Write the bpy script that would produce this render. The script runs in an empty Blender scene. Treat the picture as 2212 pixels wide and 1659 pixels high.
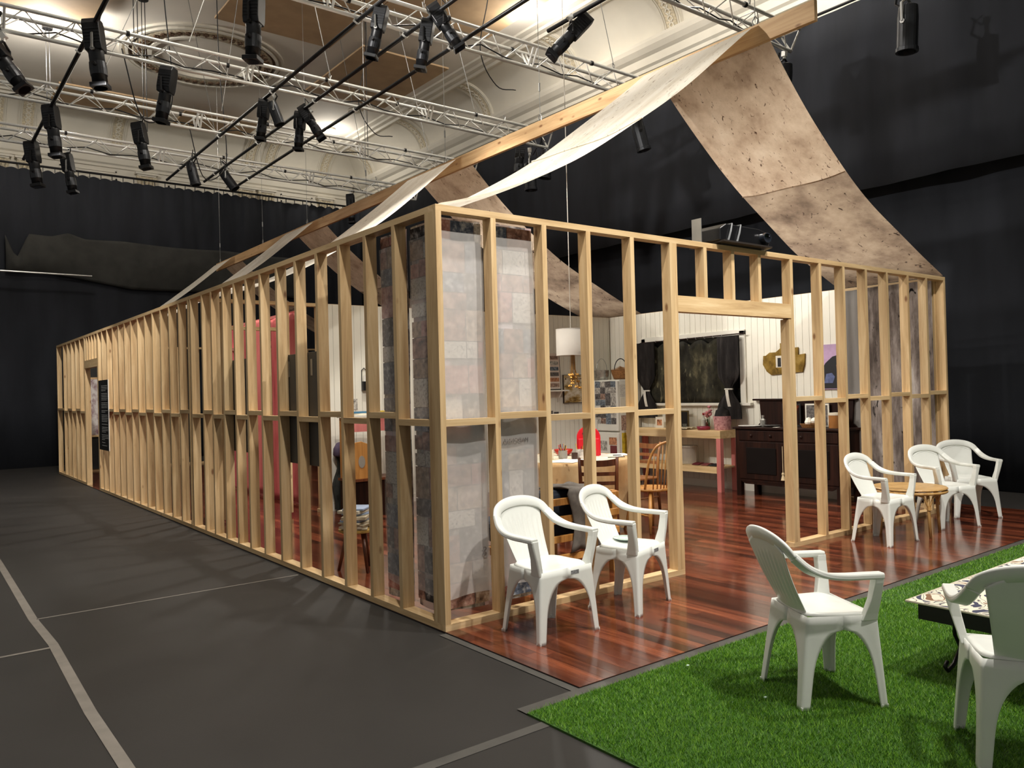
import bpy, bmesh, math, random
import numpy as np
from mathutils import Vector, Matrix, Euler, Quaternion
random.seed(7); np.random.seed(7)
S = bpy.context.scene
C = S.collection
PI = math.pi

# ------------------------------------------------------------------ camera
yaw, pitch, roll = 0.6572, 0.0082, -0.0255
F = Vector((math.sin(yaw)*math.cos(pitch), math.cos(yaw)*math.cos(pitch), math.sin(pitch)))
R0 = Vector((math.cos(yaw), -math.sin(yaw), 0)); U0 = R0.cross(F)
RR = R0*math.cos(roll) + U0*math.sin(roll); UU = -R0*math.sin(roll) + U0*math.cos(roll)
cd = bpy.data.cameras.new('camera'); cam = bpy.data.objects.new('camera', cd); C.objects.link(cam)
cd.sensor_fit = 'HORIZONTAL'; cd.sensor_width = 36.0; cd.lens = 36*1727.64/2212
cd.clip_start = 0.05; cd.clip_end = 200
CAM = Vector((-2.717, -4.2672, 1.5075))
cam.matrix_world = Matrix(((RR.x, UU.x, -F.x, CAM.x), (RR.y, UU.y, -F.y, CAM.y), (RR.z, UU.z, -F.z, CAM.z), (0, 0, 0, 1)))
S.camera = cam

# ------------------------------------------------------------------ world, lights, exposure
S.view_settings.view_transform = 'Standard'; S.view_settings.look = 'None'
S.view_settings.gamma = 1.0; S.view_settings.use_curve_mapping = False
S.view_settings.exposure = 0.0
w = bpy.data.worlds.new('hall_ambient'); S.world = w; w.use_nodes = True
bg = w.node_tree.nodes['Background']; bg.inputs[0].default_value = (1.0, 0.96, 0.90, 1); bg.inputs[1].default_value = 0.26

def spot(name, loc, target, watts, deg=60, blend=0.35, col=(1, 0.955, 0.885), radius=0.09):
    d = bpy.data.lights.new(name, 'SPOT'); d.energy = watts; d.color = col
    d.spot_size = math.radians(deg); d.spot_blend = blend; d.shadow_soft_size = radius
    o = bpy.data.objects.new(name, d); C.objects.link(o); o.location = loc
    o.rotation_euler = (Vector(target)-Vector(loc)).to_track_quat('-Z', 'Y').to_euler()
    return o
WARM = (1, 0.86, 0.68)
# spots of the lighting rig; several are added where no fixture hangs
spot('rig_spot', (-0.75, -1.3, 6.2), (0.15, 1.6, 0.9), 720, 85, 0.6)
spot('rig_spot', (-0.76, 5.75, 5.2), (0.05, 9.4, 1.2), 560, 85, 0.6)
spot('rig_spot', (-0.74, 1.9, 6.0), (0.05, 4.6, 1.0), 480, 80, 0.6)
spot('rig_spot', (-0.74, 9.0, 5.2), (0.0, 13.2, 1.2), 650, 80, 0.6)
spot('rig_spot', (1.9, -2.6, 6.4), (1.6, -0.4, 0.8), 850, 85, 0.5)
spot('rig_spot', (4.8, -2.3, 6.4), (5.2, -0.2, 0.9), 850, 80, 0.5)
spot('rig_spot', (0.42, 4.35, 5.15), (6.9, 3.3, 1.3), 950, 48, 0.4)
spot('rig_spot', (-0.74, 6.0, 5.1), (6.9, 2.2, 1.7), 820, 34, 0.4)
spot('rig_spot', (6.24, 6.95, 5.3), (4.0, 3.0, 0.6), 750, 70, 0.5)
spot('rig_spot', (1.76, 3.92, 5.3), (1.9, 3.9, 0.4), 420, 85, 0.5)
spot('rig_spot', (2.3, 7.55, 5.2), (1.3, 8.2, 1.0), 480, 80, 0.5)
spot('rig_spot', (-3.6, 2.0, 6.4), (8.6, 3.0, 5.4), 2400, 40, 0.6)  # added without a fixture, to light the curtain and roof cloth
spot('rig_spot', (6.82, 1.95, 5.35), (5.2, 0.7, 3.4), 640, 75, 0.6)
spot('rig_spot', (6.6, 7.1, 5.3), (5.2, 5.4, 3.4), 420, 75, 0.6)
spot('rig_spot', (-0.9, 3.2, 6.6), (2.6, 1.0, 3.9), 900, 60, 0.6)
spot('rig_spot', (0.9, -4.6, 6.6), (1.6, -2.0, 0.2), 1000, 85, 0.5)
# house downlights in the plaster ceiling: positions also used by the fittings below
DOWNLIGHTS = [(-0.23, 13.95), (7.47, 17.34), (7.43, 8.01), (-0.2, 5.2), (3.6, 5.0), (7.4, 2.6)]
for (x, y) in DOWNLIGHTS:
    d = bpy.data.lights.new('downlight_lamp', 'POINT'); d.energy = {(-0.23, 13.95): 300, (7.47, 17.34): 60, (7.43, 8.01): 120}.get((x, y), 200); d.color = (1, 0.95, 0.87); d.shadow_soft_size = 0.2
    o = bpy.data.objects.new('downlight_lamp', d); C.objects.link(o); o.location = (x, y, 8.75)  # unseen point lowered off its fitting to brighten the ceiling as well

# ------------------------------------------------------------------ mesh helper
class MB:
    def __init__(s): s.v = []; s.f = []
    def add(s, vs, fs):
        n = len(s.v); s.v += [tuple(v) for v in vs]; s.f += [tuple(i+n for i in f) for f in fs]; return s
    def box(s, x0, x1, y0, y1, z0, z1):
        return s.add([(x0,y0,z0),(x1,y0,z0),(x1,y1,z0),(x0,y1,z0),(x0,y0,z1),(x1,y0,z1),(x1,y1,z1),(x0,y1,z1)],
                     [(0,3,2,1),(4,5,6,7),(0,1,5,4),(1,2,6,5),(2,3,7,6),(3,0,4,7)])
    def obox(s, c, size, M=None):
        a, b, h = [q/2 for q in size]; c = Vector(c)
        vs = [Vector(q) for q in [(-a,-b,-h),(a,-b,-h),(a,b,-h),(-a,b,-h),(-a,-b,h),(a,-b,h),(a,b,h),(-a,b,h)]]
        if M is not None: vs = [M @ v for v in vs]
        return s.add([v+c for v in vs], [(0,3,2,1),(4,5,6,7),(0,1,5,4),(1,2,6,5),(2,3,7,6),(3,0,4,7)])
    def tube(s, pts, r, n=8, caps=True):
        pts = [Vector(p) for p in pts]; k = len(pts); rs = r if isinstance(r, (list, tuple)) else [r]*k
        vs = []; prev = None
        for i, p in enumerate(pts):
            t = (pts[min(i+1, k-1)]-pts[max(i-1, 0)]).normalized()
            if prev is None:
                a = t.orthogonal().normalized()
            else:
                a = (prev - t*prev.dot(t)); a = a.normalized() if a.length > 1e-6 else t.orthogonal().normalized()
            prev = a; b = t.cross(a)
            for j in range(n):
                q = 2*PI*j/n; vs.append(p + (a*math.cos(q)+b*math.sin(q))*rs[i])
        fs = [(i*n+j, i*n+(j+1) % n, (i+1)*n+(j+1) % n, (i+1)*n+j) for i in range(k-1) for j in range(n)]
        if caps: fs += [tuple(range(n-1, -1, -1)), tuple((k-1)*n+j for j in range(n))]
        return s.add(vs, fs)
    def lathe(s, prof, n=24, c=(0, 0, 0), M=None, caps=True):
        c = Vector(c); vs = []
        for (r, z) in prof:
            for j in range(n):
                v = Vector((r*math.cos(2*PI*j/n), r*math.sin(2*PI*j/n), z))
                vs.append((M @ v if M is not None else v)+c)
        k = len(prof)
        fs = [(i*n+j, i*n+(j+1) % n, (i+1)*n+(j+1) % n, (i+1)*n+j) for i in range(k-1) for j in range(n)]
        if caps: fs += [tuple(range(n-1, -1, -1)), tuple((k-1)*n+j for j in range(n))]
        return s.add(vs, fs)
    def grid(s, fn, nu, nv, closed=False):
        vs = [fn(i/nu, j/nv) for j in range(nv+1) for i in range(nu+(0 if closed else 1))]
        m = nu if closed else nu+1
        fs = [(j*m+i, j*m+(i+1) % m, (j+1)*m+(i+1) % m, (j+1)*m+i) for j in range(nv) for i in range(nu)]
        return s.add(vs, fs)
    def prism(s, poly, a, b, axis='y'):
        n = len(poly)
        def P(u, v, t): return {'x': (t, u, v), 'y': (u, t, v), 'z': (u, v, t)}[axis]
        vs = [P(u, v, a) for u, v in poly] + [P(u, v, b) for u, v in poly]
        fs = [(i, (i+1) % n, n+(i+1) % n, n+i) for i in range(n)] + [tuple(range(n-1, -1, -1)), tuple(range(n, 2*n))]
        return s.add(vs, fs)
    def ribbon(s, pts, wds, widths, th):
        """closed rounded-rectangle section swept along pts; wds = width directions"""
        pts = [Vector(p) for p in pts]; k = len(pts); vs = []; n = 8
        for i, p in enumerate(pts):
            t = (pts[min(i+1, k-1)]-pts[max(i-1, 0)]).normalized()
            wd = Vector(wds[i]); wd = (wd-t*wd.dot(t)).normalized(); nn = t.cross(wd)
            h = widths[i]/2; q = th/2
            for (a, b) in ((-1, -.4), (-.86, -1), (.86, -1), (1, -.4), (1, .4), (.86, 1), (-.86, 1), (-1, .4)):
                vs.append(p + wd*(h*a) + nn*(q*b))
        fs = [(i*n+j, i*n+(j+1) % n, (i+1)*n+(j+1) % n, (i+1)*n+j) for i in range(k-1) for j in range(n)]
        fs += [tuple(range(n-1, -1, -1)), tuple((k-1)*n+j for j in range(n))]
        return s.add(vs, fs)
    def mesh(s, name, mat=None, smooth=False):
        me = bpy.data.meshes.new(name); me.from_pydata(s.v, [], s.f); me.update()
        bm = bmesh.new(); bm.from_mesh(me); bmesh.ops.recalc_face_normals(bm, faces=bm.faces); bm.to_mesh(me); bm.free()
        if mat: me.materials.append(mat)
        if smooth:
            me.polygons.foreach_set('use_smooth', [True]*len(me.polygons))
        return me
    def build(s, name, mat, parent=None, smooth=False, loc=None, rot=None, bevel=0, solid=0, sub=0):
        o = bpy.data.objects.new(name, s.mesh(name, mat, smooth)); C.objects.link(o)
        if loc is not None: o.location = loc
        if rot is not None: o.rotation_euler = rot
        if parent is not None: o.parent = parent
        if solid:
            m = o.modifiers.new('solid', 'SOLIDIFY'); m.thickness = solid; m.offset = 0
        if bevel:
            m = o.modifiers.new('bevel', 'BEVEL'); m.width = bevel; m.segments = 2; m.limit_method = 'ANGLE'
        if sub:
            m = o.modifiers.new('sub', 'SUBSURF'); m.levels = sub; m.render_levels = sub
        return o

def link(name, me, parent=None, loc=None, rot=None):
    o = bpy.data.objects.new(name, me); C.objects.link(o)
    if loc is not None: o.location = loc
    if rot is not None: o.rotation_euler = rot
    if parent is not None: o.parent = parent
    return o
def tag(o, label=None, cat=None, group=None, kind=None):
    if label: o['label'] = label
    if cat: o['category'] = cat
    if group: o['group'] = group
    if kind: o['kind'] = kind
    return o
def thing(name, label=None, cat=None, loc=(0, 0, 0), rz=0, group=None, kind=None):
    o = bpy.data.objects.new(name, None); C.objects.link(o); o.location = loc; o.rotation_euler = (0, 0, rz)
    o.empty_display_size = 0.1
    return tag(o, label, cat, group, kind)
def copy_tree(o, parent=None):
    c = o.copy(); C.objects.link(c); c.parent = parent
    for ch in [q for q in bpy.data.objects if q.parent == o]: copy_tree(ch, c)
    return c
def cr(P, n):
    """Catmull-Rom through tuples of any dimension"""
    P = [np.array(p, float) for p in P]; P = [2*P[0]-P[1]] + P + [2*P[-1]-P[-2]]; out = []
    for i in range(1, len(P)-2):
        for j in range(n):
            t = j/n; a, b, c, d = P[i-1:i+3]
            out.append(.5*(2*b+(c-a)*t+(2*a-5*b+4*c-d)*t*t+(3*b-a-3*c+d)*t**3))
    out.append(P[-2]); return out

# ------------------------------------------------------------------ materials
def new_mat(name):
    m = bpy.data.materials.new(name); m.use_nodes = True; nt = m.node_tree
    return m, nt, nt.nodes['Principled BSDF']
class N:
    def __init__(s, nt): s.nt = nt
    def __call__(s, typ, **kw):
        n = s.nt.nodes.new(typ)
        for k, v in kw.items():
            if k.startswith('_'): setattr(n, k[1:], v)
        return n
    def l(s, a, b): s.nt.links.new(a, b)
def lin(c):
    return tuple(((x/255)/12.92 if x/255 <= .04045 else ((x/255+.055)/1.055)**2.4) for x in c)
def ramp(n, stops):
    cr_ = n.color_ramp
    while len(cr_.elements) < len(stops): cr_.elements.new(0.5)
    for e, (p, c) in zip(cr_.elements, stops): e.position = p; e.color = (*c[:3], 1)
def plain(name, rgb, rough=0.6, metal=0.0, var=0.12, scale=6.0, bump=0.0, bscale=80, stretch=(1, 1, 1), spec=0.5, coat=0.0, trans=0.0):
    """colour with gentle procedural variation"""
    m, nt, b = new_mat(name); n = N(nt); c = lin(rgb)
    tc = n('ShaderNodeTexCoord'); mp = n('ShaderNodeMapping'); n.l(tc.outputs['Object'], mp.inputs[0]); mp.inputs['Scale'].default_value = stretch
    nz = n('ShaderNodeTexNoise'); nz.inputs['Scale'].default_value = scale; nz.inputs['Detail'].default_value = 4; n.l(mp.outputs[0], nz.inputs['Vector'])
    rp = n('ShaderNodeValToRGB'); ramp(rp, [(.3, tuple(x*(1-var) for x in c)), (.7, tuple(min(1, x*(1+var)) for x in c))]); n.l(nz.outputs[0], rp.inputs[0])
    n.l(rp.outputs[0], b.inputs['Base Color'])
    b.inputs['Roughness'].default_value = rough; b.inputs['Metallic'].default_value = metal
    b.inputs['Specular IOR Level'].default_value = spec
    if coat: b.inputs['Coat Weight'].default_value = coat; b.inputs['Coat Roughness'].default_value = 0.08
    if trans: b.inputs['Transmission Weight'].default_value = trans
    if bump:
        nb = n('ShaderNodeTexNoise'); nb.inputs['Scale'].default_value = bscale; nb.inputs['Detail'].default_value = 3; n.l(mp.outputs[0], nb.inputs['Vector'])
        bp = n('ShaderNodeBump'); bp.inputs['Strength'].default_value = bump; bp.inputs['Distance'].default_value = .01
        n.l(nb.outputs[0], bp.inputs['Height']); n.l(bp.outputs[0], b.inputs['Normal'])
    return m
def wood(name, tones, axis='z', rough=0.6, knots=True, gs=18.0, coat=0.0, spec=0.4, vary=0.25):
    """board wood; grain along axis; every object takes its own piece of the grain"""
    m, nt, b = new_mat(name); n = N(nt)
    tc = n('ShaderNodeTexCoord'); oi = n('ShaderNodeObjectInfo'); gi = n('ShaderNodeNewGeometry')
    ad0 = n('ShaderNodeMath', _operation='ADD'); n.l(oi.outputs['Random'], ad0.inputs[0]); n.l(gi.outputs['Random Per Island'], ad0.inputs[1])
    fr = n('ShaderNodeMath', _operation='FRACT'); n.l(ad0.outputs[0], fr.inputs[0])
    mul = n('ShaderNodeMath', _operation='MULTIPLY'); n.l(fr.outputs[0], mul.inputs[0]); mul.inputs[1].default_value = 37.0
    ad = n('ShaderNodeVectorMath', _operation='ADD'); n.l(tc.outputs['Object'], ad.inputs[0]); n.l(mul.outputs[0], ad.inputs[1])
    st = {'x': (.06, 1, 1), 'y': (1, .06, 1), 'z': (1, 1, .06)}[axis]
    mp = n('ShaderNodeMapping'); mp.inputs['Scale'].default_value = st; n.l(ad.outputs[0], mp.inputs[0])
    nz = n('ShaderNodeTexNoise'); nz.inputs['Scale'].default_value = gs; nz.inputs['Detail'].default_value = 6; nz.inputs['Roughness'].default_value = .65; nz.inputs['Distortion'].default_value = .6
    n.l(mp.outputs[0], nz.inputs['Vector'])
    rp = n('ShaderNodeValToRGB'); ramp(rp, [(p, lin(c)) for p, c in zip(np.linspace(.3, .7, len(tones)), tones)]); n.l(nz.outputs[0], rp.inputs[0])
    col = rp.outputs[0]
    if knots:
        st2 = {'x': (.45, 1, 1), 'y': (1, .45, 1), 'z': (1, 1, .45)}[axis]
        mp2 = n('ShaderNodeMapping'); mp2.inputs['Scale'].default_value = st2; n.l(ad.outputs[0], mp2.inputs[0])
        vo = n('ShaderNodeTexVoronoi'); vo.inputs['Scale'].default_value = 7.0; n.l(mp2.outputs[0], vo.inputs['Vector'])
        sp = n('ShaderNodeSeparateColor'); n.l(vo.outputs['Color'], sp.inputs[0])
        gt = n('ShaderNodeMath', _operation='GREATER_THAN'); gt.inputs[1].default_value = .62; n.l(sp.outputs[0], gt.inputs[0])
        mr = n('ShaderNodeMapRange'); mr.inputs[1].default_value = .06; mr.inputs[2].default_value = .14; mr.inputs[3].default_value = .85; mr.inputs[4].default_value = 0; n.l(vo.outputs['Distance'], mr.inputs[0])
        mm = n('ShaderNodeMath', _operation='MULTIPLY'); n.l(gt.outputs[0], mm.inputs[0]); n.l(mr.outputs[0], mm.inputs[1])
        mx = n('ShaderNodeMixRGB'); n.l(mm.outputs[0], mx.inputs[0]); n.l(col, mx.inputs[1]); mx.inputs[2].default_value = (*lin((110, 66, 32)), 1); col = mx.outputs[0]
    hv = n('ShaderNodeHueSaturation'); mrv = n('ShaderNodeMapRange'); mrv.inputs[3].default_value = 1-vary; mrv.inputs[4].default_value = 1+vary; n.l(fr.outputs[0], mrv.inputs[0])
    n.l(mrv.outputs[0], hv.inputs['Value']); n.l(col, hv.inputs['Color']); n.l(hv.outputs[0], b.inputs['Base Color'])
    bp = n('ShaderNodeBump'); bp.inputs['Strength'].default_value = .12; bp.inputs['Distance'].default_value = .004; n.l(nz.outputs[0], bp.inputs['Height']); n.l(bp.outputs[0], b.inputs['Normal'])
    b.inputs['Roughness'].default_value = rough; b.inputs['Specular IOR Level'].default_value = spec
    if coat: b.inputs['Coat Weight'].default_value = coat; b.inputs['Coat Roughness'].default_value = .1
    return m
PT = [(170, 138, 97), (197, 167, 123), (215, 189, 147)]
PINE = {a: wood('pine_'+a, PT, a, vary=.12) for a in 'xyz'}
RIDGE = wood('ridge_fir', [(168, 130, 88), (194, 158, 114), (208, 176, 132)], 'y', vary=.06)
JARRAH = wood('jarrah_floor', [(62, 28, 18), (94, 46, 29), (126, 68, 43)], 'y', rough=.17, knots=False, gs=11, coat=.4, spec=.35, vary=.52)
WHITEP = plain('white_plastic', (226, 228, 222), .34, var=.03)
M_ = {}
def P(key, *a, **k):
    if key not in M_: M_[key] = plain(key, *a, **k)
    return M_[key]
CREAMW = plain('painted_board', (226, 222, 208), .5, var=.04, scale=2)
BLACKM = plain('black_metal', (22, 22, 24), .42, metal=.3, var=.2)
SILVER = plain('silver_tube', (236, 236, 232), .32, metal=.3, var=.05)
STEEL = plain('galvanised_wire', (170, 170, 168), .4, metal=.9)
DARKW = wood('dark_stained', [(20, 10, 7), (34, 17, 11), (48, 25, 17)], 'z', rough=.5, knots=False, vary=.1, spec=.12)
MIDW = wood('brown_chair_wood', [(60, 30, 16), (92, 48, 26), (112, 64, 36)], 'z', rough=.4, knots=False, vary=.1)
HONEY = wood('honey_wood', [(150, 98, 46), (184, 130, 68), (202, 152, 88)], 'z', rough=.4, knots=False, vary=.1)
BENCHW = wood('bench_pine', [(196, 164, 112), (220, 190, 140), (232, 206, 160)], 'y', knots=False, vary=.06)
PINKW = wood('pink_painted_wood', [(186, 104, 100), (206, 122, 116), (214, 136, 130)], 'z', knots=False, vary=.06)
PLASTER = plain('cream_plaster', (222, 216, 202), .75, var=.05, scale=1.5)
CEILM = plain('ceiling_plaster', (226, 219, 207), .8, var=.06, scale=.8)
CURT = plain('black_serge', (35, 37, 42), .95, var=.25, scale=2.5, stretch=(1, 1, .2), bump=.1, bscale=300, spec=.2)
MATM = plain('black_floor_vinyl', (37, 35, 33), .6, var=.14, scale=1.6, bump=.05, bscale=200, spec=.4)
TAPE = plain('grey_gaffer_tape', (118, 112, 104), .6, var=.12, scale=9)
TAPED = plain('dark_gaffer_tape', (70, 68, 64), .6, var=.15, scale=9)

def timber(name, x0, x1, y0, y1, z0, z1, axis, parent, mat=None):
    cx, cy, cz = (x0+x1)/2, (y0+y1)/2, (z0+z1)/2
    me = BOXES.get((round(x1-x0, 4), round(y1-y0, 4), round(z1-z0, 4), axis, mat.name if mat else ''))
    if me is None:
        mb = MB().box(-(x1-x0)/2, (x1-x0)/2, -(y1-y0)/2, (y1-y0)/2, -(z1-z0)/2, (z1-z0)/2); me = mb.mesh(name, mat or PINE[axis])
        BOXES[(round(x1-x0, 4), round(y1-y0, 4), round(z1-z0, 4), axis, mat.name if mat else '')] = me
    return link(name, me, parent, (cx, cy, cz))
BOXES = {}

# ================================================================== SETTING
# ------------------------------------------------------------------ floors
fl = thing('floor', kind='structure')
MB().box(-12, 10.2, -9, 19.95, -.12, -.012).build('vinyl_mat', MATM, fl)
sub = thing('floor_timber', kind='structure')
MB().box(0, 7.45, -1.24, 15.0, -.012, -.003).build('underlay', P('underlay', (20, 8, 5), .9), sub)
planks = []; PWID = .09; ncol = int(7.45/PWID)
for i in range(ncol+1):
    x0 = i*PWID; x1 = min(7.45, x0+PWID)
    if x1-x0 < .02: continue
    y = -1.24; first = True
    while y < 15.0:
        L = random.uniform(.4, 2.2) if first else random.uniform(1.3, 2.4); first = False
        y1 = min(15.0, y+L)
        if 15.0-y1 < .3: y1 = 15.0
        planks.append((x0, x1, y, y1)); y = y1
def pd(q):
    cx, cy = (q[0]+q[1])/2, (q[2]+q[3])/2
    pen = 0 if cy < 2.6 and (q[2] < 0 or q[0] > 2) else 3.0
    return math.hypot(cx-CAM.x, cy-CAM.y)+pen
planks.sort(key=pd)
for q in planks[:290]:
    timber('floor_plank', q[0]+.0006, q[1]-.0006, q[2]+.0006, q[3]-.0006, -.003, 0, 'y', sub, JARRAH)
mb = MB()
for q in planks[290:]: mb.box(q[0]+.0006, q[1]-.0006, q[2]+.0006, q[3]-.0006, -.003, 0)
tag(mb.build('far_floor_planks', JARRAH, sub), kind='stuff')
# tape lines on the vinyl
def tape(name, pts, wd, mat, label, z=-.0105, grp=None):
    mb = MB()
    for a, b in zip(pts[:-1], pts[1:]):
        a = Vector((*a, 0)); b = Vector((*b, 0)); t = (b-a).normalized(); nrm = Vector((-t.y, t.x, 0))*wd/2
        mb.add([(a-nrm).to_tuple()[:2]+(z,), (b-nrm).to_tuple()[:2]+(z,), (b+nrm).to_tuple()[:2]+(z,), (a+nrm).to_tuple()[:2]+(z,)], [(0, 1, 2, 3)])
    o = mb.build(name, mat, solid=.001); return tag(o, label, 'tape', grp)
tape('floor_tape', [(-1.96, 14.5), (-1.955, 4.75), (-1.975, 2.25), (-1.955, 1.5), (-1.985, 0.1)], .055, TAPE, 'long grey tape line running along the black floor beside the house')
tape('floor_tape', [(-1.985, 0.1), (-1.97, -3.2)], .055, TAPE, 'lighter end of the long grey tape line, torn edge overlapping', z=-.0095)
tape('floor_tape', [(-1.955, 2.245), (-.03, 2.255)], .02, TAPE, 'thin tape strip crossing from the long tape to the stud wall')
tape('floor_tape', [(-5.5, 1.36), (-1.98, 1.43)], .03, TAPE, 'thin tape strip on the outer mat, meeting the long tape', z=-.0100)
tape('floor_tape', [(-4.5, -1.46), (-.36, -1.45)], .06, TAPED, 'dark grey tape strip ending under the artificial grass')
tape('floor_edge_tape', [(-.025, -1.29), (-.025, 0.0)], .05, TAPED, 'dark tape sealing the side edge of the timber floor', z=-.0085)
tape('floor_edge_tape', [(-.40, -1.275), (7.45, -1.275)], .075, TAPED, 'dark tape between timber floor and artificial grass', z=-.0065)

# ------------------------------------------------------------------ stud framed house walls
H = 2.7; D = .09; T = .042
wf = thing('wall_front', kind='structure')
def stud(par, x, y, z0, z1, along):          # along: wall direction
    if along == 'x': return timber('stud', x, x+T, y, y+D, z0, z1, 'z', par)
    return timber('stud', x, x+D, y, y+T, z0, z1, 'z', par)
timber('top_plate', 0, 3.0, 0, D, H-T, H, 'x', wf); timber('top_plate', 3.0, 6.98, 0, D, H-T, H, 'x', wf)
timber('bottom_plate', 0, 2.285, 0, D, 0, T, 'x', wf); timber('bottom_plate', 3.80, 6.98, 0, D, 0, T, 'x', wf)
fx = [0, .43, .872, 1.293, 1.75, 2.20]
gx = [3.86, 4.34, 4.76, 5.19, 5.62, 6.07, 6.50, 6.938]
for x in fx+gx: stud(wf, x, 0, T, H-T, 'x')
stud(wf, 2.243, 0, T, H-T, 'x'); stud(wf, 3.818, 0, T, 2.10, 'x')
timber('lintel', 2.286, 3.858, 0, .045, 2.11, 2.24, 'x', wf)
timber('lintel', 2.286, 3.858, .047, D, 2.11, 2.24, 'x', wf)
for x in (2.62, 2.99, 3.37): stud(wf, x, 0, 2.24, H-T, 'x')
for k, (a, b) in enumerate(zip(fx[:-1], fx[1:])): 
    zz = 1.29 + (.03 if k % 2 else 0); timber('nogging', a+T, b, 0, D, zz, zz+T, 'x', wf)
for k, (a, b) in enumerate(zip(gx[:-1], gx[1:])):
    zz = 1.31 + (.0 if k % 2 else .03); timber('nogging', a+T, b, 0, D, zz, zz+T, 'x', wf)

wl = thing('wall_left', kind='structure')
for a, b in ((D, 5.4), (5.4, 10.2), (10.2, 15.0)): timber('top_plate', 0, D, a, b, H-T, H, 'y', wl)
for a, b in ((D, 5.4), (5.4, 10.75), (11.85, 15.0)): timber('bottom_plate', 0, D, a, b, 0, T, 'y', wl)
ly = [D+.002, .53, .955, 1.38, 1.80, 2.235, 2.66, 3.07, 3.45, 3.80, 4.16, 4.54, 4.87, 5.31, 5.40]
y = 5.80
while y < 10.5: ly.append(y); y += .412
ly += [10.66, 10.705]
ry = [11.85, 11.90, 12.35, 12.80, 13.25, 13.70, 14.15, 14.955]
for q in ly+ry: stud(wl, 0, q, T, H-T, 'y')
timber('lintel', 0, D, 10.747, 11.85, 2.10, 2.24, 'y', wl)
for q in (10.95, 11.2, 11.45, 11.68): stud(wl, 0, q, 2.24, H-T, 'y')
k = 0
for seq in (ly, ry):
    for a, b in zip(seq[:-1], seq[1:]):
        if b-a > .15:
            zz = 1.29 + (.045 if k % 2 else 0); k += 1
            timber('nogging', 0, D, a+T, b, zz, zz+T, 'y', wl)

wr = thing('wall_right', kind='structure')
XR = 6.98
timber('top_plate', XR-D, XR, D, 5.4, H-T, H, 'y', wr); timber('top_plate', XR-D, XR, 5.4, 15, H-T, H, 'y', wr)
timber('bottom_plate', XR-D, XR, D, 5.4, 0, T, 'y', wr); timber('bottom_plate', XR-D, XR, 5.4, 15, 0, T, 'y', wr)
q = D+.002
while q < 14.9: stud(wr, XR-D, q, T, H-T, 'y'); q += .45
XI = XR-D-.012                                   # inner face of the lining
yb = 1.20
MB().box(XI+.008, XI+.011, 1.20, 5.42, .0, 2.69).build('lining_backing', P('lining_shadow', (70, 66, 60), .9), wr)
while yb < 5.42:
    y1 = min(5.42, yb+.1); timber('lining_board', XI, XI+.008, yb+.002, y1-.002, .0, 2.695, 'z', wr, CREAMW); yb += .1
timber('skirting_board', XI-.016, XI, 1.20, 5.42, 0, .11, 'y', wr, P('white_gloss', (222, 218, 206), .35, var=.03))
YB = 5.43
wb = thing('wall_kitchen_back', kind='structure')
timber('top_plate', D, XI, YB+.012, YB+.012+D, H-T, H, 'x', wb); timber('bottom_plate', 1.60, XI, YB+.012, YB+.012+D, 0, T, 'x', wb)
for x in (.40, 1.20, 1.62): stud(wb, x, YB+.012, T, H-T, 'x')
timber('nogging', .442, 1.20, YB+.012, YB+.012+D, 2.33, 2.33+T, 'x', wb)
q = 2.1
while q < 6.8: stud(wb, q, YB+.012, T, H-T, 'x'); q += .45
MB().box(1.73, XI, YB+.006, YB+.011, 0, 2.69).build('lining_backing', M_['lining_shadow'], wb)
xb = 1.73
while xb < XI-.01:
    x1 = min(XI, xb+.1); timber('lining_board', xb+.002, x1-.002, YB, YB+.008, 0, 2.695, 'z', wb, CREAMW); xb += .1
timber('skirting_board', 1.75, XI, YB-.016, YB, 0, .11, 'x', wb, M_['white_gloss'])

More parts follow.
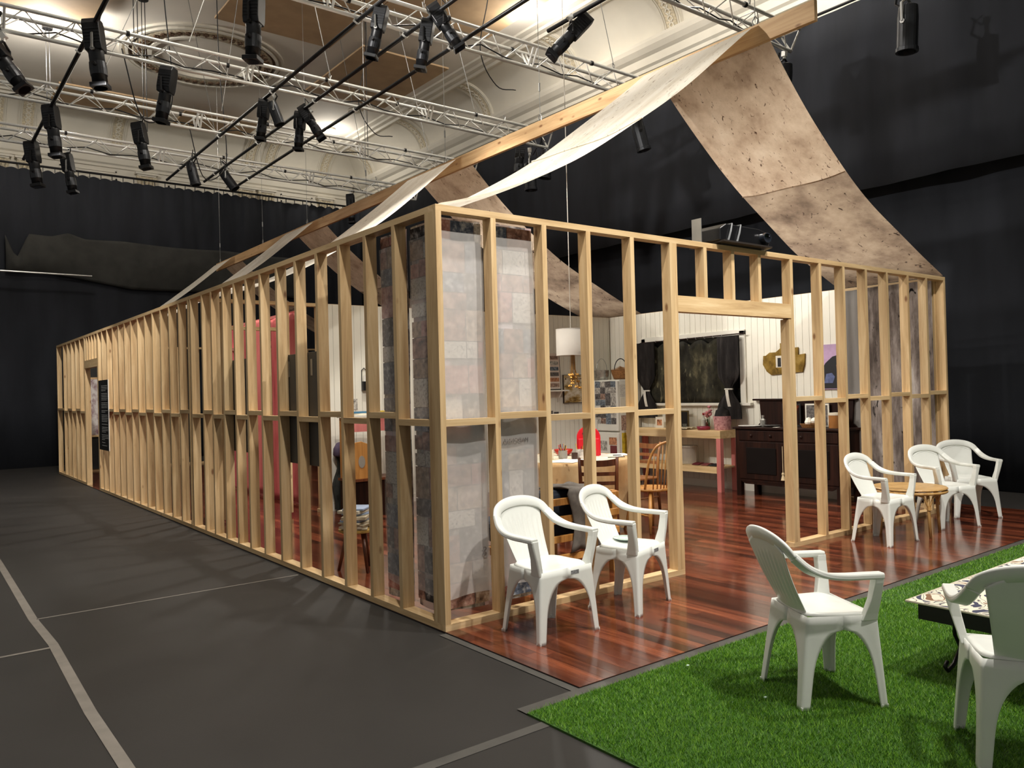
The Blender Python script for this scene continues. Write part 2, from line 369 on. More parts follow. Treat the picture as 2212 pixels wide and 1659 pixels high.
# pink room partition and rear wall
def cloth_print(name, tones, scale=3.0, streak=(1, 1, .25), rough=.9, marks=None, trans=0.0, mscale=14):
    m, nt, b = new_mat(name); n = N(nt)
    tc = n('ShaderNodeTexCoord'); oi = n('ShaderNodeObjectInfo'); rm = n('ShaderNodeMath', _operation='MULTIPLY'); rm.inputs[1].default_value = 29.0; n.l(oi.outputs['Random'], rm.inputs[0]); av = n('ShaderNodeVectorMath', _operation='ADD'); n.l(tc.outputs['Object'], av.inputs[0]); n.l(rm.outputs[0], av.inputs[1])
    mp = n('ShaderNodeMapping'); mp.inputs['Scale'].default_value = streak; n.l(av.outputs[0], mp.inputs[0])
    nz = n('ShaderNodeTexNoise'); nz.inputs['Scale'].default_value = scale; nz.inputs['Detail'].default_value = 7; nz.inputs['Roughness'].default_value = .65; n.l(mp.outputs[0], nz.inputs['Vector'])
    rp = n('ShaderNodeValToRGB'); ramp(rp, [(p, lin(c)) for p, c in zip(np.linspace(.28, .72, len(tones)), tones)]); n.l(nz.outputs[0], rp.inputs[0]); col = rp.outputs[0]
    if marks:
        mp2 = n('ShaderNodeMapping'); mp2.inputs['Scale'].default_value = marks[1]; n.l(tc.outputs['Object'], mp2.inputs[0])
        n2 = n('ShaderNodeTexNoise'); n2.inputs['Scale'].default_value = mscale; n2.inputs['Detail'].default_value = 3; n2.inputs['Distortion'].default_value = 1.2; n.l(mp2.outputs[0], n2.inputs['Vector'])
        mr = n('ShaderNodeMapRange'); mr.inputs[1].default_value = .635; mr.inputs[2].default_value = .72; n.l(n2.outputs[0], mr.inputs[0])
        mx = n('ShaderNodeMixRGB'); n.l(mr.outputs[0], mx.inputs[0]); n.l(col, mx.inputs[1]); mx.inputs[2].default_value = (*lin(marks[0]), 1); col = mx.outputs[0]
    n.l(col, b.inputs['Base Color']); b.inputs['Roughness'].default_value = rough; b.inputs['Specular IOR Level'].default_value = .15
    if trans:
        tr = n('ShaderNodeBsdfTranslucent'); n.l(col, tr.inputs[0]); ms = n('ShaderNodeMixShader'); ms.inputs[0].default_value = trans
        out = nt.nodes['Material Output']; n.l(b.outputs[0], ms.inputs[1]); n.l(tr.outputs[0], ms.inputs[2]); n.l(ms.outputs[0], out.inputs[0])
    return m
PINKC = cloth_print('pink_dyed_cloth', [(120, 52, 54), (182, 84, 84), (204, 116, 110), (196, 92, 96)], 2.6, (1, 1, .16))
PINKF = P('pink_gloss_frame', (196, 92, 98), .5)
wp = thing('wall_pink_room', kind='structure')
timber('top_plate', 1.72, 1.72+D, 6.35, 9.5, H-T, H, 'y', wp, PINKW); timber('bottom_plate', 1.72, 1.72+D, 6.35, 9.5, 0, T, 'y', wp, PINKW)
for q in (6.35, 6.8, 7.25, 7.7, 8.15, 8.6, 9.05, 9.46): timber('stud', 1.722, 1.72+D, q, q+T, T, H-T, 'z', wp, PINKF)
for a, b in ((6.39, 6.8), (6.84, 7.25), (7.29, 7.7), (7.74, 8.15), (8.19, 8.6), (8.64, 9.05)): timber('nogging', 1.712, 1.72+D, a, b, 2.28, 2.33, 'y', wp, PINKW)
for a, b in ((8.64, 9.46), (9.08, 9.46)): timber('nogging', 1.70, 1.72+D, a, b, 1.93, 1.98, 'y', wp, PINKW)
def hang(name, fn, mat, parent=None, nu=24, nv=24, solid=.003):
    return MB().grid(fn, nu, nv).build(name, mat, parent, smooth=True, solid=solid)
for (a, b, nm) in ((6.36, 7.28, 'a'), (7.30, 8.55, 'b')):
    hang('dyed_cloth', lambda u, v, a=a, b=b: (1.695+.012*math.sin(u*19+v*2), a+(b-a)*u, .02+v*2.64+.02*math.sin(u*5)), PINKC, wp)
MB().box(1.70, 1.708, 8.57, 9.48, .05, 1.95).build('pink_panel', P('pink_panel', (210, 92, 108), .5), wp)
wrr = thing('wall_rear', kind='structure')
timber('top_plate', D, XR-D, 14.91, 15.0, H-T, H, 'x', wrr); timber('bottom_plate', D, XR-D, 14.91, 15.0, 0, T, 'x', wrr)
q = 1.5
while q < 6.8: stud(wrr, q, 14.91, T, H-T, 'x'); q += .45

# ridge beam with its suspension wires
rb = MB().box(-.0225, .0225, -7.95, 7.95, -.09, .09).build('ridge_beam', RIDGE, loc=(3.5, 7.40, 4.66), bevel=.003)
tag(rb, 'long timber ridge beam hung above the house frame', 'beam')
for yy in (.05, 3.1, 5.2, 7.6, 10.0, 12.3, 15.1):
    t = thing('suspension_wire', 'thin steel wire with shackle holding up the ridge beam', 'wire', (3.5, yy, 4.752), group='wires along the ridge beam')
    MB().tube([(0, 0, .03), (0, 0, 4.2)], .0035, 5).build('cable', STEEL, t)
    MB().tube([(0, .02, .0), (0, .03, .05), (0, 0, .09), (0, -.03, .05), (0, -.02, 0)], .006, 6).build('shackle', STEEL, t)
    MB().tube([(0, 0, .36), (0, 0, .46)], .011, 6).build('turnbuckle', STEEL, t)

# roof cloths: draped from the left wall plate over the ridge to the right wall plate
CLT = cloth_print('roof_cloth_top', [(216, 206, 188), (236, 230, 216), (244, 240, 230)], 3.0, (.3, 1.6, .3), marks=((140, 118, 92), (.6, 2.4, .6)), trans=.42)
CLU = cloth_print('roof_cloth_print', [(146, 124, 106), (182, 160, 138), (204, 184, 162), (218, 202, 182)], 2.6, (.8, 1.0, .8), marks=((82, 60, 48), (.9, 1.8, .9)), trans=.36)
CLD = cloth_print('roof_cloth_dark_print', [(102, 88, 76), (140, 122, 106), (168, 150, 130), (186, 168, 148)], 2.8, (.9, .8, .9), marks=((54, 42, 38), (1.1, 1.4, 1.1)), trans=.36, mscale=9)
strips = [(0.0, 1.30, 'cream roof cloth above the doorway end of the frame'), (4.75, 6.05, 'cream roof cloth over the partition between kitchen and pink room'),
          (9.45, 10.75, 'cream roof cloth over the pink room end of the house'), (14.0, 15.15, 'cream roof cloth at the far end of the house')]
for (a, b, lab) in strips:
    st = thing('roof_cloth', lab, 'cloth', (0, 0, 0), group='cloths draped over the ridge beam')
    def prof(s, off, yy=0):
        if s < .5:
            t = s/.5; x = .045+(3.47-.045)*t; z = 2.712+(4.757-2.712)*t - (.28 if a == 0 else .42)*4*t*(1-t)*(1.1-.5*t)
        else:
            t = (s-.5)/.5; x = 3.53+(XR-.045-3.53)*t; z = 4.757+(2.712-4.757)*t - .30*4*t*(1-t)*(1.15-.5*t)
        return x, z+off
    def fn(u, v, a=a, b=b, off=0):
        s = v; x, z = prof(s, off); yy = a+(b-a)*u
        k = math.sin(PI*min(1, abs(s-.5)*2)); edge = abs(u-.5)*2
        z += -.035*k*(1-edge**2) + .008*math.sin(u*9+s*31)*k
        yy += (.05*k*math.sin(s*7))*(u-.5)*2*.6
        return (x, yy, z)
    MB().grid(lambda u, v: fn(u, v*.5), 18, 36).build('cream_panel', CLT, st, smooth=True)
    MB().grid(lambda u, v: fn(u, .5+v*.205), 18, 18).build('printed_panel', CLU, st, smooth=True)
    MB().grid(lambda u, v: fn(u, .705+v*.295), 18, 22).build('darker_printed_panel', CLD, st, smooth=True)
    MB().tube([fn(i/10, .705, off=-.007) for i in range(11)], .007, 5).build('seam', CLU, st)
    MB().tube([fn(i/10, .27, off=.004) for i in range(11)], .008, 5).build('seam', CLT, st)
# printed cloth hanging down the right wall at the doorway end
DK = cloth_print('smoky_print', [(52, 45, 42), (104, 94, 88), (150, 140, 134), (196, 190, 184)], 4.0, (1, 1.4, .35), marks=((24, 20, 20), (1, 1, .4)), trans=.1)
LG = cloth_print('pale_grey_sheer', [(118, 114, 110), (142, 138, 134), (160, 156, 150)], 2.0, (1, 2, .2), trans=.3)
t = thing('wall_cloth', 'smoky grey printed cloth hanging inside the right wall frame', 'cloth', (0, 0, 0))
hang('cloth_panel', lambda u, v: (XI-.02+.014*math.sin(u*22), .10+.80*u, .12+2.55*v), DK, t, 40, 16)
t = thing('wall_cloth', 'plain pale grey sheer cloth beside the white boards', 'cloth', (0, 0, 0))
hang('cloth_panel', lambda u, v: (XI-.03+.012*math.sin(u*13), .90+.295*u, .08+2.58*v), LG, t, 24, 12)

# ------------------------------------------------------------------ hall: curtains, plaster walls, ceiling
def folds(s, k, amp): return amp*(math.sin(s*k)+.5*math.sin(s*k*2.37+1)+.35*math.sin(s*k*.43+2))
t = thing('stage_curtain', 'upper black curtain with a slanting shadow, hung beside the house', 'curtain', (0, 0, 0))
MB().grid(lambda u, v: (8.6+folds(u*28, 4.2, .022), -8+28*u, 4.33+2.78*v), 420, 5).build('drape', CURT, t, smooth=True, solid=.004)
MB().tube([(8.6, -8, 7.16), (8.6, 19.2, 7.16)], .024, 8).build('rail', BLACKM, t)
t = thing('stage_curtain', 'lower black curtain behind the hem of the upper one, reaching the floor', 'curtain', (0, 0, 0))
MB().grid(lambda u, v: (9.0+folds(u*28, 3.1, .025), -8+28*u, -.01+4.75*v), 420, 5).build('drape', CURT, t, smooth=True, solid=.004)
t = thing('stage_curtain', 'long black curtain tied to a rail along the back of the hall', 'curtain', (0, 0, 0))
YC = 17.5
def btop(u):
    s = u*20; ph = (s*4) % 1; return 6.985+(.04+.02*math.sin(s*1.7))*abs(math.cos(PI*ph))
MB().grid(lambda u, v: (-11.4+19.85*u, YC+folds(u*20, 7.5, .020*min(1, max(.12, (u-.66)*12))), -.01+(btop(u)+.01)*v), 800, 5).build('drape', CURT, t, smooth=True, solid=.004)
MB().tube([(-11.4, YC, 7.12), (8.45, YC, 7.12)], .028, 8).build('rail', BLACKM, t)
tie = MB().box(-.008, .008, -.012, .012, -.07, .07).mesh('tie', BLACKM)
for i in range(36): link('tie', tie, t, (-.35+i*.25, YC, 7.07))
# sagging masking cloth in front of the back curtain
DRP = plain('faded_black_cloth', (54, 54, 52), .95, var=.2, scale=3, spec=.15)
def dr(u, v):
    x = -.65+7.2*u
    top = 5.5-.05*u-.04*abs(math.sin(u*9)) - (.62*max(0, 1-abs(u-.03)/.035) if u < .065 else 0) + (.12*max(0, 1-abs(u-.18)/.05))
    bot = 4.55-.0*u-.24*max(0, min(1, (u-.12)/.25)) + .02*math.sin(u*11)
    sw = .12*math.exp(-((u-.10)/.05)**2)
    return (x, YC-.075-.07*math.sin(v*PI)*(1+.6*math.sin(u*16)), bot+(top-bot)*v - sw*math.sin(v*PI))
t = thing('masking_cloth', 'sagging faded black cloth pinned across the back curtain', 'cloth', (0, 0, 0))
MB().grid(dr, 90, 16).build('cloth_panel', DRP, t, smooth=True, solid=.005)
tag(MB().tube([(-6, YC-.3, 4.54), (1.1, YC-.3, 4.53)], .022, 8).build('curtain_pipe', STEEL), 'thin steel pipe crossing the back curtain under the sagging cloth', 'pipe')
# right hall wall with cornice, cove ribs; back hall wall
XW, YW, ZC = 9.6, 19.9, 9.3
hw = thing('wall_hall_right', kind='structure')
MB().box(XW, XW+.2, -9, YW+.2, -.01, 8.45).build('plaster_wall', PLASTER, hw)
CORN = [(0, 7.95), (-.05, 7.95), (-.05, 8.02), (-.10, 8.06), (-.10, 8.22), (-.17, 8.27), (-.24, 8.36), (-.26, 8.44), (-.26, 8.50), (0, 8.50)]
MB().prism([(XW+a, z) for a, z in CORN], -9, YW, 'y').build('cornice', PLASTER, hw)
def arc(t): # cove curve from the cornice to the ceiling, t 0..1
    a = t*PI/2; return (.06+.95*(1-math.cos(a)), 8.48+.78*math.sin(a))     # offset from wall, z
def cove(u, v):
    o, z = arc(v); return (XW-o, -9+(YW+9)*u, z)
MB().grid(cove, 4, 14).build('cove', PLASTER, hw, smooth=True)
MB().prism([(XW-.98, 9.31), (XW-.96, 9.20), (XW-1.06, 9.17), (XW-1.10, 9.22), (XW-1.24, 9.21), (XW-1.28, 9.25), (XW-1.42, 9.26), (XW-1.44, 9.31)], -9, YW, 'y').build('ceiling_moulding', PLASTER, hw)
ORN = plain('ornament_plaster', (206, 194, 168), .75, var=.3, scale=26, bump=1.0, bscale=34)
def rib(par, s, axis, wdt=.46):
    """arched rib on a cove: flat band, two edge beads, relief strip with rosettes"""
    def pos(t, w, lift):
        a = t*PI/2; o, z = arc(t); o += lift*math.cos(a)*1.0; z -= lift*math.sin(a)
        return (XW-o, s+w, z) if axis == 'x' else (s+w, YW-o, z)
    for (w0, w1, lift, mm) in ((-wdt/2, wdt/2, .03, PLASTER), (-wdt*.27, wdt*.27, .05, ORN)):
        mb = MB(); mb.grid(lambda u, v: pos(v, w0+(w1-w0)*u, lift), 2, 14); mb.grid(lambda u, v: pos(v, w0+(w1-w0)*u, -.01), 2, 14)
        for e in (w0, w1): mb.grid(lambda u, v: pos(v, e, -.01+(lift+.01)*u), 1, 14)
        mb.build('rib_band' if mm is PLASTER else 'rib_ornament', mm, par, smooth=False)
    for e in (-wdt*.44, -wdt*.34, wdt*.34, wdt*.44):
        MB().tube([pos(t/14, e, .035) for t in range(15)], .016, 6).build('rib_bead', PLASTER, par, smooth=True)
    for i in range(9):
        c = pos((i+.5)/9, 0, .055); c2 = pos((i+.5)/9, 0, .075)
        n_ = (Vector(c2)-Vector(c)).normalized(); M = n_.to_track_quat('Z', 'X').to_matrix()
        mb = MB()
        for j in range(4):
            a = j*PI/2+PI/4; mb.obox(Vector(c)+M @ Vector((.045*math.cos(a), .045*math.sin(a), 0)), (.07, .028, .02), M @ Matrix.Rotation(a, 3, 'Z'))
        mb.build('rib_rosette', PLASTER, par)
for s in (3.3, 6.1, 9.0, 12.3, 15.45, 18.7): rib(hw, s, 'x')
hb = thing('wall_hall_back', kind='structure')
MB().box(-12, XW, YW, YW+.2, -.01, 8.45).build('plaster_wall', PLASTER, hb)
MB().prism([(YW+a, z) for a, z in CORN], -12, XW-.26, 'x').build('cornice', PLASTER, hb)
def coveb(u, v):
    o, z = arc(v); return (-12+(XW+12)*u, YW-o, z)
MB().grid(coveb, 4, 14).build('cove', PLASTER, hb, smooth=True)
MB().prism([(YW-.98, 9.31), (YW-.96, 9.20), (YW-1.06, 9.17), (YW-1.10, 9.22), (YW-1.24, 9.21), (YW-1.28, 9.25), (YW-1.42, 9.26), (YW-1.44, 9.31)], -12, XW-1.3, 'x').build('ceiling_moulding', PLASTER, hb)
for s in (-.55, .12, 2.25, 5.95, 6.55, 8.35): rib(hb, s, 'y')
for a, b in ((.85, 2.25), (3.6, 5.3), (6.95, 8.0), (-3, -.9)):
    MB().box(a, b, YW-.03, YW, 7.62, 7.66).box(a, b, YW-.03, YW, 7.82, 7.86).box(a, a+.04, YW-.03, YW, 7.62, 7.86).box(b-.04, b, YW-.03, YW, 7.62, 7.86).build('wall_panel_moulding', PLASTER, hb)
    MB().box(a+.07, b-.07, YW-.02, YW, 7.68, 7.80).build('wall_panel', PLASTER, hb)
def capital(x):
    MB().box(x-.30, x+.30, YW-.20, YW, 7.84, 7.90).box(x-.25, x+.25, YW-.16, YW, 7.80, 7.84).build('capital_abacus', PLASTER, hb)
    mb = MB().prism([(x-.20, 7.45), (x+.20, 7.45), (x+.25, 7.80), (x-.25, 7.80)], YW-.12, YW, 'y')
    for i in range(5):
        cx = x-.19+.095*i
        mb.tube([(cx, YW-.12, 7.48), (cx, YW-.15, 7.60), (cx, YW-.20, 7.67), (cx, YW-.19, 7.62)], [.03, .045, .03, .02], 6)
    for sgn in (-1, 1): mb.lathe([(.065, -.04), (.065, .04)], 12, (x+sgn*.20, YW-.14, 7.73), Matrix.Rotation(PI/2, 3, 'X'))
    mb.build('capital_leaves', ORN, hb)
    MB().box(x-.18, x+.18, YW-.10, YW, 0, 7.45).build('pilaster', PLASTER, hb)
for x in (-.55, .12, 3.0, 5.85, 6.45, 8.4): capital(x)
ce = thing('ceiling', kind='structure')
MB().box(-12, XW+.2, -9, YW+.2, ZC, ZC+.15).build('plaster_ceiling', CEILM, ce)
def ring(r0, r1, d, mat, nm, cx=3.0, cy=14.35):
    MB().lathe([(r0, 0), (r0, -d), (r1, -d), (r1, 0)], 72, (cx, cy, ZC+.002), caps=False).build(nm, mat, ce)
BRN = P('rosette_groove', (104, 80, 60), .8)
ring(1.70, 1.76, .05, PLASTER, 'rosette_ring'); ring(1.58, 1.64, .08, PLASTER, 'rosette_ring'); ring(1.50, 1.56, .03, BRN, 'rosette_groove')
ring(1.26, 1.50, .06, ORN, 'rosette_ornament'); ring(1.19, 1.25, .03, BRN, 'rosette_groove'); ring(1.10, 1.19, .07, PLASTER, 'rosette_ring')
leaf = MB().obox((0, 0, -.02), (.14, .05, .03)).obox((0, 0, -.02), (.05, .12, .03)).mesh('rosette_leaf', BRN)
for i in range(48):
    a = 2*PI*i/48; link('rosette_leaf', leaf, ce, (3.0+1.38*math.cos(a), 14.35+1.38*math.sin(a), ZC-.055), (0, 0, a+.4*(i % 2)))
# acoustic boards hanging under the ceiling
ACO = P('acoustic_board', (190, 160, 124), .8, scale=2)
for k, (x0, x1, y0, y1) in enumerate([(2.4, 4.85, 9.0, 11.7), (5.4, 7.6, 11.2, 14.3), (4.9, 7.4, 7.3, 9.4), (.45, 2.75, 17.0, 18.3), (3.4, 5.4, 17.3, 18.6), (-1.7, .5, 10.9, 13.5), (-4.6, -2.0, 13.2, 16)]):
    t = tag(MB().box(x0, x1, y0, y1, 9.02, 9.06).build('acoustic_board', ACO, bevel=.004), ['tan acoustic board between the plaster rosette and the round vent', 'tan acoustic board beside the cove of the right hall wall', 'tan acoustic board short of the cove downlight, above the partition truss', 'tan acoustic board against the back cove, beyond the rosette', 'tan acoustic board against the back cove, opposite the pink room', 'tan acoustic board beside the rosette on the outer bar side', 'tan acoustic board farthest out, past the outer bar'][k], 'acoustic board', 'acoustic boards under the ceiling')
    t.location = (0, 0, 0)
    for (hx, hy) in ((x0+.3, y0+.3), (x1-.3, y0+.3), (x0+.3, y1-.3), (x1-.3, y1-.3)):
        MB().tube([(hx, hy, 9.06), (hx, hy, ZC)], .008, 5).build('hanger', STEEL, t)
for (x, y, r) in ((4.37, 11.13, .24), (7.4, 15.6, .2), (1.0, 9.0, .24)):
    t = thing('ceiling_vent', 'round concentric plaster air vent in the ceiling', 'vent', (x, y, ZC), group='round ceiling vents')
    for k in range(4):
        MB().lathe([(r*(1-.24*k), 0), (r*(1-.24*k), -.03-.012*k), (r*(.88-.24*k), -.03-.012*k), (r*(.88-.24*k), 0)], 32, caps=False).build('vent_ring', PLASTER, t)
    MB().lathe([(.01, -.06), (r*.1, -.06), (r*.1, 0)], 16).build('vent_boss', PLASTER, t)
for (x, y) in ((7.78, 12.77), (7.73, 9.63), (7.7, 6.2)):
    tag(MB().lathe([(.01, -.012), (.07, -.012), (.085, 0), (.085, .001)], 20, (0, 0, 0)).build('ceiling_sensor', P('brown_cap', (86, 66, 46), .6), loc=(x, y, ZC)), 'small brown round cap set in the plaster ceiling', 'cap', 'brown caps in the ceiling')
em, nt, b_ = new_mat('lamp_glow'); b_.inputs['Emission Color'].default_value = (1, .9, .72, 1); b_.inputs['Emission Strength'].default_value = 40
for (x, y) in DOWNLIGHTS:
    t = thing('downlight', 'lit round house downlight in the plaster ceiling', 'downlight', (x, y, ZC), group='house downlights in the ceiling')
    MB().lathe([(.16, 0), (.16, -.05), (.11, -.06), (.11, 0)], 24, caps=False).build('trim_ring', PLASTER, t)
    MB().lathe([(.004, -.075), (.05, -.07), (.10, -.05), (.10, -.02)], 20).build('bulb', em, t, smooth=True)

# ================================================================== LIGHTING RIG
ZT = 6.0
def truss(yc, x0, x1, label):
    t = thing('lighting_truss', label, 'truss', (0, yc, ZT), group='silver trusses above the house')
    h, hw_ = .25, .145
    ch = MB().tube([(x0, 0, 0), (x1, 0, 0)], .0245, 10).mesh('chord', SILVER, True)
    for (yy, zz) in ((0, 0), (-hw_, h), (hw_, h)): link('chord', ch, t, (0, yy, zz))
    step = .28; n = int((x1-x0)/step)
    d1 = MB().tube([(0, 0, 0), (step, -hw_, h)], .008, 6).mesh('brace', SILVER, True); d2 = MB().tube([(0, -hw_, h), (step, 0, 0)], .008, 6).mesh('brace', SILVER, True)
    d3 = MB().tube([(0, 0, 0), (step, hw_, h)], .008, 6).mesh('brace', SILVER, True); d4 = MB().tube([(0, hw_, h), (step, 0, 0)], .008, 6).mesh('brace', SILVER, True)
    d5 = MB().tube([(0, -hw_, h), (0, hw_, h)], .008, 6).mesh('cross_brace', SILVER, True)
    for i in range(n):
        x = x0+i*step
        link('brace', d1 if i % 2 == 0 else d2, t, (x, 0, 0)); link('brace', d3 if i % 2 == 0 else d4, t, (x, 0, 0))
        if i % 4 == 1: link('cross_brace', d5, t, (x, 0, 0))
    e = MB().tube([(0, 0, 0), (0, -hw_, h), (0, hw_, h), (0, 0, 0)], .016, 6).mesh('end_frame', SILVER)
    link('end_frame', e, t, (x1, 0, 0))
    pl_ = MB()
    for (a, b) in (((0, 0), (-hw_, h)), ((0, 0), (hw_, h))):
        pl_.tube([(-.035, *a), (-.035, *b)], .016, 6).tube([(.035, *a), (.035, *b)], .016, 6)
    pm = pl_.mesh('joint_frame', SILVER)
    x = x1-2.6
    while x > x0+.5: link('joint_frame', pm, t, (x, 0, 0)); x -= 3.0
    for xx in (x1-1.1, x1-4.4):
        MB().tube([(xx, -hw_, h), (xx+.02, -hw_, h+.08), (xx-.02, -hw_, h+.1), (xx, -hw_, h)], .007, 5).build('shackle', STEEL, t)
    for k_ in range(6):
        xx = x0+ (x1-x0)*(.25+.12*k_)
        MB().lathe([(.034, -.02), (.034, .02)], 10, (xx, -hw_ if k_ % 2 else hw_, h), Matrix.Rotation(PI/2, 3, 'Y')).build('cable_tie', BLACKM, t)
    cab = [(x0+(x1-x0)*(.1+.8*i/24), .05*math.sin(i*1.7), .05+.05*math.sin(i*2.3)) for i in range(25)]
    MB().tube(cab, .010, 5).build('power_cable', BLACKM, t, smooth=True)
    return t
for yc, x0, lb in ((1.9, -1.0, 'silver triangular truss over the doorway cloth, nearest the end of the ridge beam'), (4.3, -3.4, 'silver triangular truss carrying two downward spotlights above the kitchen'),
               (7.0, -4.5, 'silver triangular truss crossing above the kitchen partition'), (9.4, -4.5, 'silver triangular truss above the pink room'), (11.75, -4.5, 'silver triangular truss closest to the hall\'s back curtain')):
    truss(yc, x0, 6.95, lb)
def bar(x, y0, y1, label):
    t = thing('lighting_bar', label, 'pipe', (x, 0, 5.945), group='black bars clamped across the trusses')
    MB().tube([(0, y0, 0), (0, y1, 0)], .026, 10).build('bar', BLACKM, t, smooth=True)
    for yy in (1.9, 4.3, 7.0, 9.4, 11.75):
        if y0 < yy < y1:
            MB().tube([(0, yy-.02, -.035), (.04, yy, 0), (0, yy+.02, .05), (-.04, yy, 0), (0, yy-.02, -.035)], .014, 6).build('clamp', SILVER, t)
bar(-.80, 4.9, 12.6, 'black lighting bar above the outside of the stud wall'); bar(1.70, 1.2, 12.7, 'black lighting bar left of the ridge beam, crossing four trusses')
bar(2.36, 1.0, 12.45, 'middle black lighting bar crossing the trusses'); bar(3.03, .8, 12.6, 'black lighting bar running just beside the ridge beam'); bar(3.75, .4, 3.2, 'short black lighting bar carrying the tilted spotlight')
# steel slings from truss shackles up to the ceiling
for (x, y, lean) in ((5.85, 4.3, -.7), (2.55, 4.3, .6), (5.2, 7.0, -.8), (2.55, 7.0, -.6), (5.75, 9.4, -.7), (1.7, 9.4, .5), (5.6, 11.75, -.5), (2.4, 11.75, -.5), (.5, 7.0, 1.0), (-.2, 9.4, 1.2), (-.6, 11.75, 1.3)):
    tag(MB().tube([(0, 0, 0), (lean, .1, 9.3-ZT-.33)], .006, 5).build('truss_sling', STEEL, loc=(x, y-.145, ZT+.33)), 'thin steel sling rising from a truss to the ceiling', 'wire', 'slings holding the trusses')
for (x, y, L) in ((1.2, 12.2, 2.6), (-.1, 14.6, 2.2), (5.05, 10.5, 2.9), (.6, 10.2, 2.0)):
    t = thing('hanging_rod', 'black suspension rod with round plate dropping from the ceiling', 'rod', (x, y, ZC), group='black rods from the ceiling')
    MB().tube([(-.03, 0, 0), (-.03, 0, -L)], .008, 5).tube([(.03, 0, 0), (.03, 0, -L)], .008, 5).build('rod_pair', BLACKM, t)
    MB().lathe([(.10, -.05), (.10, 0)], 20).build('ceiling_plate', BLACKM, t)
for i, (x, y) in enumerate(((1.9, 10.0), (4.6, 5.6), (.3, 7.4), (4.1, 8.7))):
    tag(MB().tube(cr([(0, 0, ZC-ZT-.2), (.05, 0, 1.6), (-.08, .1, .6), (.25, .15, .12), (.6, .1, .1)] if i % 2 else [(0, 0, ZC-ZT-.2), (.02, 0, 1.2), (.15, .1, -.3), (.05, .2, -.7), (-.25, .2, -.75), (-.5, .1, .1)], 6), .009, 5).build('loose_cable', BLACKM, loc=(x, y, ZT+.2), smooth=True), 'black power cable looping down to a truss', 'cable', 'power cables above the trusses')

# fixtures -----------------------------------------------------------
FIXB = plain('fixture_black', (26, 27, 30), .38, metal=.35, var=.25, scale=12)
FIXG = plain('fixture_dark_grey', (46, 48, 52), .35, metal=.5, var=.25, scale=12)
LENS = plain('lens_glass', (40, 44, 52), .08, metal=.2, coat=1)
def make_fixture(round_=False):
    """profile spot, beam along -Z, origin at the yoke pivot"""
    r = thing('stage_spotlight')
    if not round_:
        MB().prism([(-.062, .0), (.062, .0), (.078, .05), (.078, .24), (.055, .29), (-.055, .29), (-.078, .24), (-.078, .05)], -.075, .075, 'y').build('lamp_housing', FIXB, r, bevel=.008)
        mb = MB()
        for i in range(5): mb.box(-.083, .083, -.068, .068, .06+.03*i, .072+.03*i)
        mb.build('cooling_fins', FIXG, r)
        MB().lathe([(.066, -.30), (.066, -.02), (.072, 0), (.06, .02)], 20).build('barrel', FIXB, r, smooth=True)
        MB().lathe([(.072, -.22), (.075, -.16), (.072, -.10)], 20).build('shutter_ring', FIXG, r)
        mb = MB()
        for sg in (-1, 1): MB().lathe([(.016, 0), (.016, .05)], 8, (sg*.066, .0, -.14), Matrix.Rotation(PI/2*sg, 3, 'Y')).build('shutter_knob', BLACKM, r)
        MB().box(-.072, .072, -.072, .072, -.335, -.295).build('gel_frame', FIXB, r, bevel=.004)
        MB().lathe([(.004, -.338), (.058, -.338)], 20).build('lens', LENS, r)
    else:
        MB().lathe([(.03, .16), (.075, .14), (.082, .05), (.082, -.20), (.09, -.205), (.09, -.235), (.07, -.235), (.066, -.18)], 24).build('can_body', FIXG, r, smooth=False)
        MB().lathe([(.004, -.19), (.066, -.19)], 20).build('lens', LENS, r)
        MB().tube([(0, .06, .15), (.02, .12, .20), (.0, .10, .30)], .012, 6).build('power_lead', BLACKM, r)
    return r
def yoke_and_clamp(r, dz):
    pass
proto = {False: make_fixture(False), True: make_fixture(True)}
